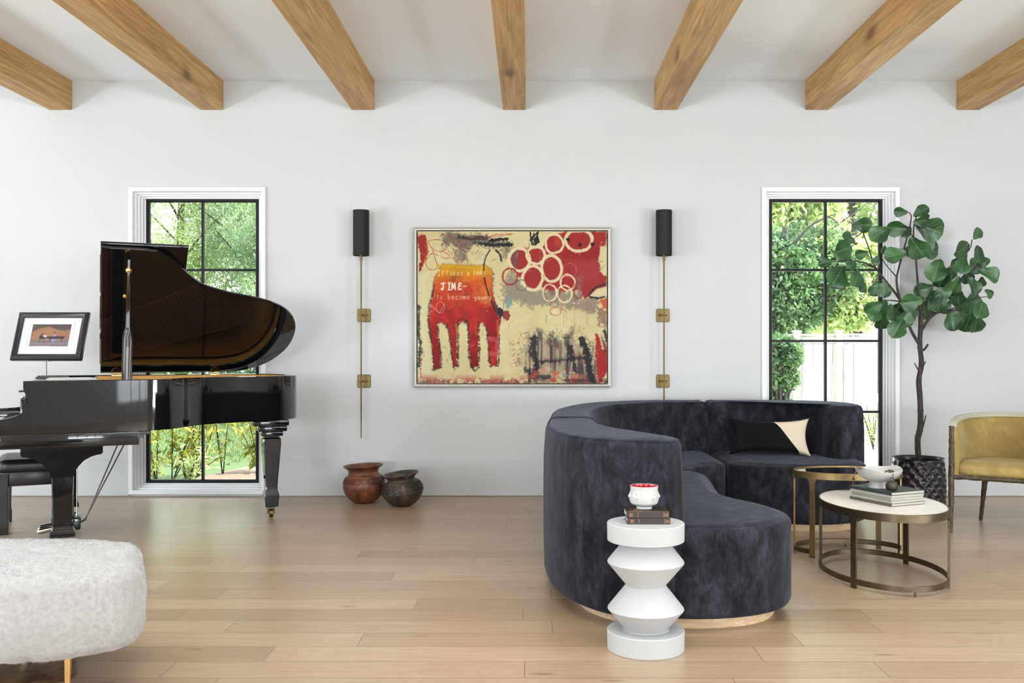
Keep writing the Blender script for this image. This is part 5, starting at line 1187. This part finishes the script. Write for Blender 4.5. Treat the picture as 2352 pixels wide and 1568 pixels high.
def leaf(bm, c, L, ang, tx, ty, fold=.22, wavy=.085, base_w=.33):
    """Fiddle shaped leaf: narrow near the stalk, broad and rounded at the tip."""
    nu, nv = 16, 8; g = []
    W = L*.84
    Rm = Matrix.Rotation(-ang, 4, 'Y') @ Matrix.Rotation(ty, 4, 'X') @ Matrix.Rotation(tx, 4, 'Z')
    ph = rl.random()*6
    for i in range(nu+1):
        u = i/nu; hw = W/2*((1-((u-.62)/.38)**2)**.5 if u > .62 else (.42*min(1, u/.14)**.5+.58*float(smoothstep(.1, .62, u)))*1.0) if u < 1 else 0; row = []
        hw = max(hw, .0015)
        for j in range(nv+1):
            v = 2*j/nv-1; x = (u-.5)*L; z_ = v*hw
            y_ = -abs(v)*hw*fold + wavy*L*math.sin(u*9+ph+v*2)*abs(v)*.5 + .18*L*(u-.4)**2 - .010*L*math.cos(u*34+0)*(1-abs(v))*.6
            row.append(bm.verts.new(c + Rm @ Vector((x, y_, z_))))
        g.append(row)
    uvl = bm.loops.layers.uv.verify()
    for i in range(nu):
        for j in range(nv):
            f_ = bm.faces.new((g[i][j], g[i+1][j], g[i+1][j+1], g[i][j+1]))
            for lo_, (a_, b_) in zip(f_.loops, ((i, j), (i+1, j), (i+1, j+1), (i, j+1))): lo_[uvl].uv = (a_/nu, b_/nv)
for k, (x, y, l, an) in enumerate(LV):
    L = l/2.119*pd/F*1.04; dd = rl.uniform(-.16, .14)
    leaf(bm, zz(x, y, dd), L, R(an) if True else 0, rl.uniform(-.5, .5), rl.uniform(-.5, .5), rl.uniform(.05, .5))
lf = obj('foliage', bm, M['fig_leaf'], fig, 180)

# ------------------------------------------------------------------ outdoors
def leaves_mesh(name, cen, size, elong, mat, parent, seed, droop=.3):
    """Folded leaves at the given centres."""
    r = np.random.default_rng(seed); n = len(cen); a = r.uniform(0, 2*PI, n); b = r.normal(0, .7, n); ro = r.uniform(-1.2, 1.2, n)
    d = np.stack([np.cos(a)*np.cos(b), np.sin(a)*np.cos(b), np.sin(b)-droop], -1); d /= np.linalg.norm(d, axis=1)[:, None]
    up = np.stack([r.normal(0, .6, n), r.normal(0, .6, n), np.ones(n)], -1); s = np.cross(d, up); s /= np.linalg.norm(s, axis=1)[:, None]
    nn = np.cross(s, d); L = size*r.uniform(.6, 1.4, n)[:, None]; W = L*elong
    if elong > .3:                                     # broad leaves get a rounder outline
        P_ = np.stack([cen, cen+d*L*.25+s*W*.42+nn*W*.12, cen+d*L*.62+s*W*.44+nn*W*.16, cen+d*L-nn*W*.15, cen+d*L*.62-s*W*.44+nn*W*.16, cen+d*L*.25-s*W*.42+nn*W*.12], 1).reshape(-1, 3); i = np.arange(n)*6
        f = np.stack([np.stack(q_, -1) for q_ in ([i, i+1, i+5], [i+1, i+2, i+4], [i+1, i+4, i+5], [i+2, i+3, i+4])], 1).reshape(-1, 3)
    else:
        P_ = np.stack([cen, cen+d*L*.45+s*W/2+nn*W*.18, cen+d*L, cen+d*L*.45-s*W/2+nn*W*.18], 1).reshape(-1, 3)
        i = np.arange(n)*4; f = np.stack([np.stack([i, i+1, i+2], -1), np.stack([i, i+2, i+3], -1)], 1).reshape(-1, 3)
    me = bpy.data.meshes.new(name); me.vertices.add(len(P_)); me.vertices.foreach_set('co', P_.ravel()); me.loops.add(f.size); me.loops.foreach_set('vertex_index', f.ravel())
    me.polygons.add(len(f)); me.polygons.foreach_set('loop_start', np.arange(0, f.size, 3)); me.update(); return obj(name, me, mat, parent)
def blob(r, n, c, rad, hollow=.45, clumps=14, cs=.35):
    cc = r.normal(0, 1, (clumps, 3)); cc /= np.linalg.norm(cc, axis=1)[:, None]; cc *= r.uniform(hollow, 1, (clumps, 1)); k = r.integers(0, clumps, n)
    q = r.normal(0, 1, (n, 3)); q /= np.linalg.norm(q, axis=1)[:, None]; q *= r.uniform(.25, 1, (n, 1))**.5
    return (cc[k]*.8 + q*cs)*np.array(rad) + np.array(c)
ZG = -.12
def tree(label, x, y, h, crown, mat, n, size, elong, seed, lean=0, group=None, droop=.3, name='garden_tree', clumps=30, cs=.3):
    r = np.random.default_rng(seed); t = thing(name, label, 'tree', (x, y, ZG), 0, group or 'garden trees beyond the windows')
    bm = B(); rr = random.Random(seed); tr = [(0, 0, 0), (.1+lean*.3, .05, h*.25), (lean*.6, -.05, h*.5), (lean, 0, h*.95)]
    tube(bm, crom(tr, 5, False), [.16-.0075*i for i in range(16)], 9)
    for k in range(9):
        f_ = .25+.07*k; p0 = np.array([lean*f_, 0, h*f_]); a = rr.uniform(0, 2*PI); l = crown[0]*.8
        p2 = p0 + np.array([math.cos(a)*l, math.sin(a)*l*.6, h*.18]); tube(bm, crom([p0, (p0+p2)/2+np.array([0, 0, .15]), p2], 4, False), [.032-.0028*i for i in range(9)], 6)
    obj('trunk', bm, M['bark'], t)
    leaves_mesh('foliage', blob(r, n, (lean*.6, 0, h*.62), crown, .3, clumps, cs), size, elong, mat, t, seed+1, droop)
    return t
bm = B(); box(bm, -16, 1.2, WY+TH+.01, 34, ZG-.05, ZG); tag(obj('lawn_ground', bm, M['lawn'], smooth=False), 'green lawn ground beyond the left window', 'lawn', None, 'structure')
bm = B(); box(bm, 1.2, 16, WY+TH+.01, 34, ZG-.05, ZG+.001); tag(obj('patio_paving', bm, M['patio'], smooth=False), 'pale paving between the right window and the fence', 'paving', None, 'structure')
r = np.random.default_rng(3); n = 42000; gx = r.uniform(-9.5, -1.0, n); gy = WY+.5+r.uniform(0, 1, n)**1.3*14
mul = ((gx+3.0)**2/2.2**2+(gy-9.6)**2/1.5**2 < 1) | ((gx < -2.2) & (gy < 8.9)); gx, gy = gx[~mul], gy[~mul]
g_ = leaves_mesh('grass', np.stack([gx, gy, np.full(len(gx), ZG)], -1), .06, .12, M['grass'], None, 9, -1.6); tag(g_, 'short bright green grass covering the lawn', 'grass', None, 'stuff')
bm = B(); slab(bm, crom([(-4.9,8.15),(-3.6,9.6),(-3.1,10.9),(-2.2,11.1),(-1.3,10.2),(-.6,8.8),(-.8,8.05),(-2.5,8.02),(-4.2,8.02)], 8), [(0, ZG), (.02, ZG+.02), (.2, ZG+.045)]); tag(obj('mulch_bed', bm, M['mulch'], sharp=80), 'brown bark mulch bed under the left window', 'mulch', None, 'stuff')
tree('willow-leaved tree with a leaning dark trunk beyond the lawn', -5.9, 19.5, 7.5, (2.2, 1.4, 3.2), M['leaf_a'], 40000, .115, .22, 21, .9)
tree('fine-leaved tree with slim diagonal branches, above the lawn', -4.0, 17.6, 6.5, (1.9, 1.3, 3.0), M['leaf_a'], 42000, .105, .22, 31, -.5)
tree('yellowish fine-leaved tree at the edge of the left window view', -7.9, 20.5, 7.0, (2.0, 1.4, 3.1), M['leaf_b'], 26000, .12, .22, 41, .3)
tree('deep green tree behind the willow-leaved trees', -5.0, 23.5, 9.0, (4.8, 1.6, 4.3), M['leaf_c'], 26000, .22, .3, 51, .2)
tree('dense low green tree between piano lid and lawn', -3.6, 20.0, 4.4, (3.0, 1.2, 2.0), M['leaf_c'], 22000, .14, .3, 55, .2)
hd = thing('hedge', 'dark clipped hedge at the far edge of the lawn', 'hedge', (-5.4, 18.2, ZG)); r = np.random.default_rng(61)
leaves_mesh('foliage', np.stack([r.uniform(-4.2, 3.6, 22000), r.uniform(-.4, .4, 22000), r.uniform(0, 1.0, 22000)], -1), .1, .5, M['leaf_c'], hd, 62)
bm = B()
for k in range(18): tube(bm, [(-4+.44*k, 0, 0), (-3.95+.44*k, .1, .8)], .02, 6)
obj('stems', bm, M['bark'], hd)
def sapling(label, px, py, seed, hgt, nst, spread, mat, lsz, nl, d=None):
    g = G(px, py, ZG) if d is None else Vector(((px-CX)*d/F, d, 0)); t = thing('young_shrub', label, 'shrub', (g.x, g.y, ZG), 0, 'young shrubs outside the windows'); rr = random.Random(seed); bm = B(); cen = []
    for k in range(nst):
        a = rr.uniform(0, 2*PI); tip = np.array([math.cos(a)*spread*rr.uniform(.3, 1), math.sin(a)*spread*rr.uniform(.3, 1)*.6, hgt*rr.uniform(.7, 1.05)]); mid = tip*np.array([.45, .45, .55])
        q = crom([np.zeros(3), mid, tip], 6, False); tube(bm, q, [.0075-.0004*i for i in range(len(q))], 6)
        for j in range(int(nl*2.3)): f_ = rr.uniform(.25, 1.0); p = q[min(len(q)-1, int(f_*(len(q)-1)))]; cen.append(p + np.array([rr.gauss(0, .03), rr.gauss(0, .03), rr.gauss(0, .03)]))
    obj('stems', bm, M['bark'], t); leaves_mesh('foliage', np.array(cen), lsz*.78, .36, mat, t, seed+1, .25)
sapling('tall thin-stemmed shrub with lime leaves near the left window centre', 455, 1110, 71, 1.15, 7, .5, M['leaf_y'], .12, 15, 9.6)
sapling('slim shrub with few lime leaves left of the window bar', 395, 1105, 73, .95, 6, .5, M['leaf_y'], .12, 14, 9.3)
sapling('reddish-stemmed young shrub right of the window bar', 512, 1105, 75, 1.1, 4, .3, M['leaf_y'], .11, 11, 9.8)
sapling('yellow-green shrub by the tail leg of the piano, outdoors', 596, 1075, 77, .85, 7, .5, M['leaf_y'], .14, 18, 9.9)
sapling('low leafy plant at the left window sill, outdoors', 430, 1120, 79, .42, 8, .35, M['leaf_b'], .09, 12, 9.1)
sapling('small leafy sprig behind the lower left pane', 360, 1110, 83, .8, 5, .35, M['leaf_y'], .12, 13, 9.2)
sapling('small bright plant in front of the fence beside the sofa end', 2006, 1040, 81, .62, 8, .25, M['leaf_b'], .07, 16, 12.6)
# fence with posts behind the right window
fd = 13.9
def fx(px, d=fd): return (px-CX)*d/F
fence = thing('wooden_fence', 'weathered grey wooden privacy fence beyond the right window', 'fence', (fx(1830), fd, ZG))
zf = H-(768-CY)*fd/F - ZG
def seg(px0, px1, d0, d1): return (Vector((fx(px0, d0)-fx(1830), d0-fd, 0)), Vector((fx(px1, d1)-fx(1830), d1-fd, 0)))
a, b = seg(1800, 2200, 14.05, 13.3); du = (b-a).normalized(); dn = Vector((du.y, -du.x, 0)); Ln = (b-a).length
bm = B(); k = 0; x = 0
while x < Ln:
    w_ = .138; p = a+du*x
    loft(bm, [[p+dn*s1+du*s2+Vector((0, 0, z_)) for s1, s2 in ((0,0),(0,w_),(.02,w_),(.02,0))] for z_ in (0.02, zf-.12)]); x += .143
obj('boards', bm, M['fence'], fence, smooth=False)
bm = B()
for z_, h_, t_ in ((zf-.13, .10, .03), (zf-.02, .03, .08)): loft(bm, [[a+du*x_+dn*s1+Vector((0, 0, s2)) for s1, s2 in ((-t_/2+.03, z_), (t_/2+.03, z_), (t_/2+.03, z_+h_), (-t_/2+.03, z_+h_))] for x_ in (0, Ln)])
obj('top_rail', bm, M['fence'], fence, smooth=False)
for pxp in (1832, 1932, 2034, 2136):
    x_ = (pxp-1800)/400*Ln; p = a+du*x_+dn*.045
    bm = B(); box(bm, p.x-.045, p.x+.045, p.y-.045, p.y+.045, 0, zf+.035, .004, 1); po = obj('post', bm, M['fence_post'], fence, smooth=False)
    bm = B(); box(bm, p.x-.06, p.x+.06, p.y-.06, p.y+.06, zf+.035, zf+.06, .005, 1); obj('post_cap', bm, M['siding'], po, smooth=False)
def bush(label, x, y, rad, mat, n, size, elong, seed, zc):
    t = thing('garden_bush', label, 'bush', (x, y, ZG), 0, 'bushes by the fence'); r = np.random.default_rng(seed); bm = B(); rr = random.Random(seed)
    for k in range(8): a = rr.uniform(0, 2*PI); tube(bm, [(0, 0, 0), (math.cos(a)*rad[0]*.5, math.sin(a)*rad[1]*.5, zc)], .02, 6)
    obj('stems', bm, M['bark'], t); leaves_mesh('foliage', blob(r, n, (0, 0, zc), rad, .2, 26, .4), size, elong, mat, t, seed+1, .2)
bush('rounded green bush left of the fence post', fx(1788, 12.9), 12.9, (.42, .4, .42), M['leaf_c'], 9000, .07, .5, 91, 1.15)
bush('low shaded green bush at the fence foot', fx(1775, 13.0), 13.0, (.4, .35, .35), M['leaf_c'], 5000, .07, .5, 93, .45)
tree('bright yellow-green maple behind the fence', fx(1950, 16.5), 16.5, 3.9, (1.5, .9, 1.1), M['leaf_b'], 16000, .13, .6, 101, .1)
tree('light green tree filling the upper left of the right window', fx(1800, 17.5), 17.5, 7.0, (1.7, 1.1, 3.2), M['leaf_b'], 26000, .12, .5, 111, .2)
tree('mid green tree behind the fence at the left', fx(1790, 15.6), 15.6, 3.6, (1.4, .8, 1.5), M['leaf_c'], 16000, .1, .5, 121, .1)
tree('airy tree in front of the pale house', fx(1940, 19.5), 19.5, 8.2, (1.8, 1.0, 2.4), M['leaf_b'], 9000, .12, .45, 131, .2)
tree('broad green tree far left beyond the lawn', -11.5, 19.0, 6.5, (2.6, 1.3, 2.9), M['leaf_a'], 16000, .15, .22, 141, .2)
tree('dark green tree between the two windows, deep in the garden', -.6, 19.5, 6.0, (2.4, 1.3, 2.7), M['leaf_c'], 15000, .15, .3, 151, -.2)
tree('green tree standing left of the fence end', 2.2, 17.0, 6.4, (1.5, 1.0, 2.9), M['leaf_c'], 15000, .12, .5, 161, .1)
tree('tall light green tree behind the right end of the fence', 8.6, 18.0, 6.6, (2.4, 1.2, 3.0), M['leaf_b'], 16000, .14, .5, 171, .1)
hs = thing('neighbour_house', 'pale grey neighbouring house behind the fence and trees', 'house', (fx(1990, 26), 26, ZG))
bm = B()
for k in range(34): box(bm, -2.6, 5.5, .0-.012*(k % 1), .1, .2*k, .2*k+.196)
box(bm, -2.6, 5.5, .05, 4, 0, 6.8); obj('wall', bm, M['siding'], hs, smooth=False)
bm = B(); prism(bm, [(-2.9, 6.7), (5.9, 6.7), (1.5, 8.8)], 'y', -.35, 4.3); obj('roof', bm, M['fence'], hs, smooth=False)
for wx, wz in ((-1.9, 3.2), (.6, 3.2), (-1.7, .9)):
    bm = B(); rect_loft(bm, wx, wx+.9, wz, wz+1.4, [(0, -.02), (0, -.06), (.08, -.06), (.08, -.02)]); box(bm, wx+.43, wx+.47, -.05, -.02, wz, wz+1.4); wf = obj('window', bm, M['trim'], hs, smooth=False)
    bm = B(); box(bm, wx+.05, wx+.85, -.025, -.015, wz+.05, wz+1.35); obj('pane', bm, M['smoked'], wf, smooth=False)
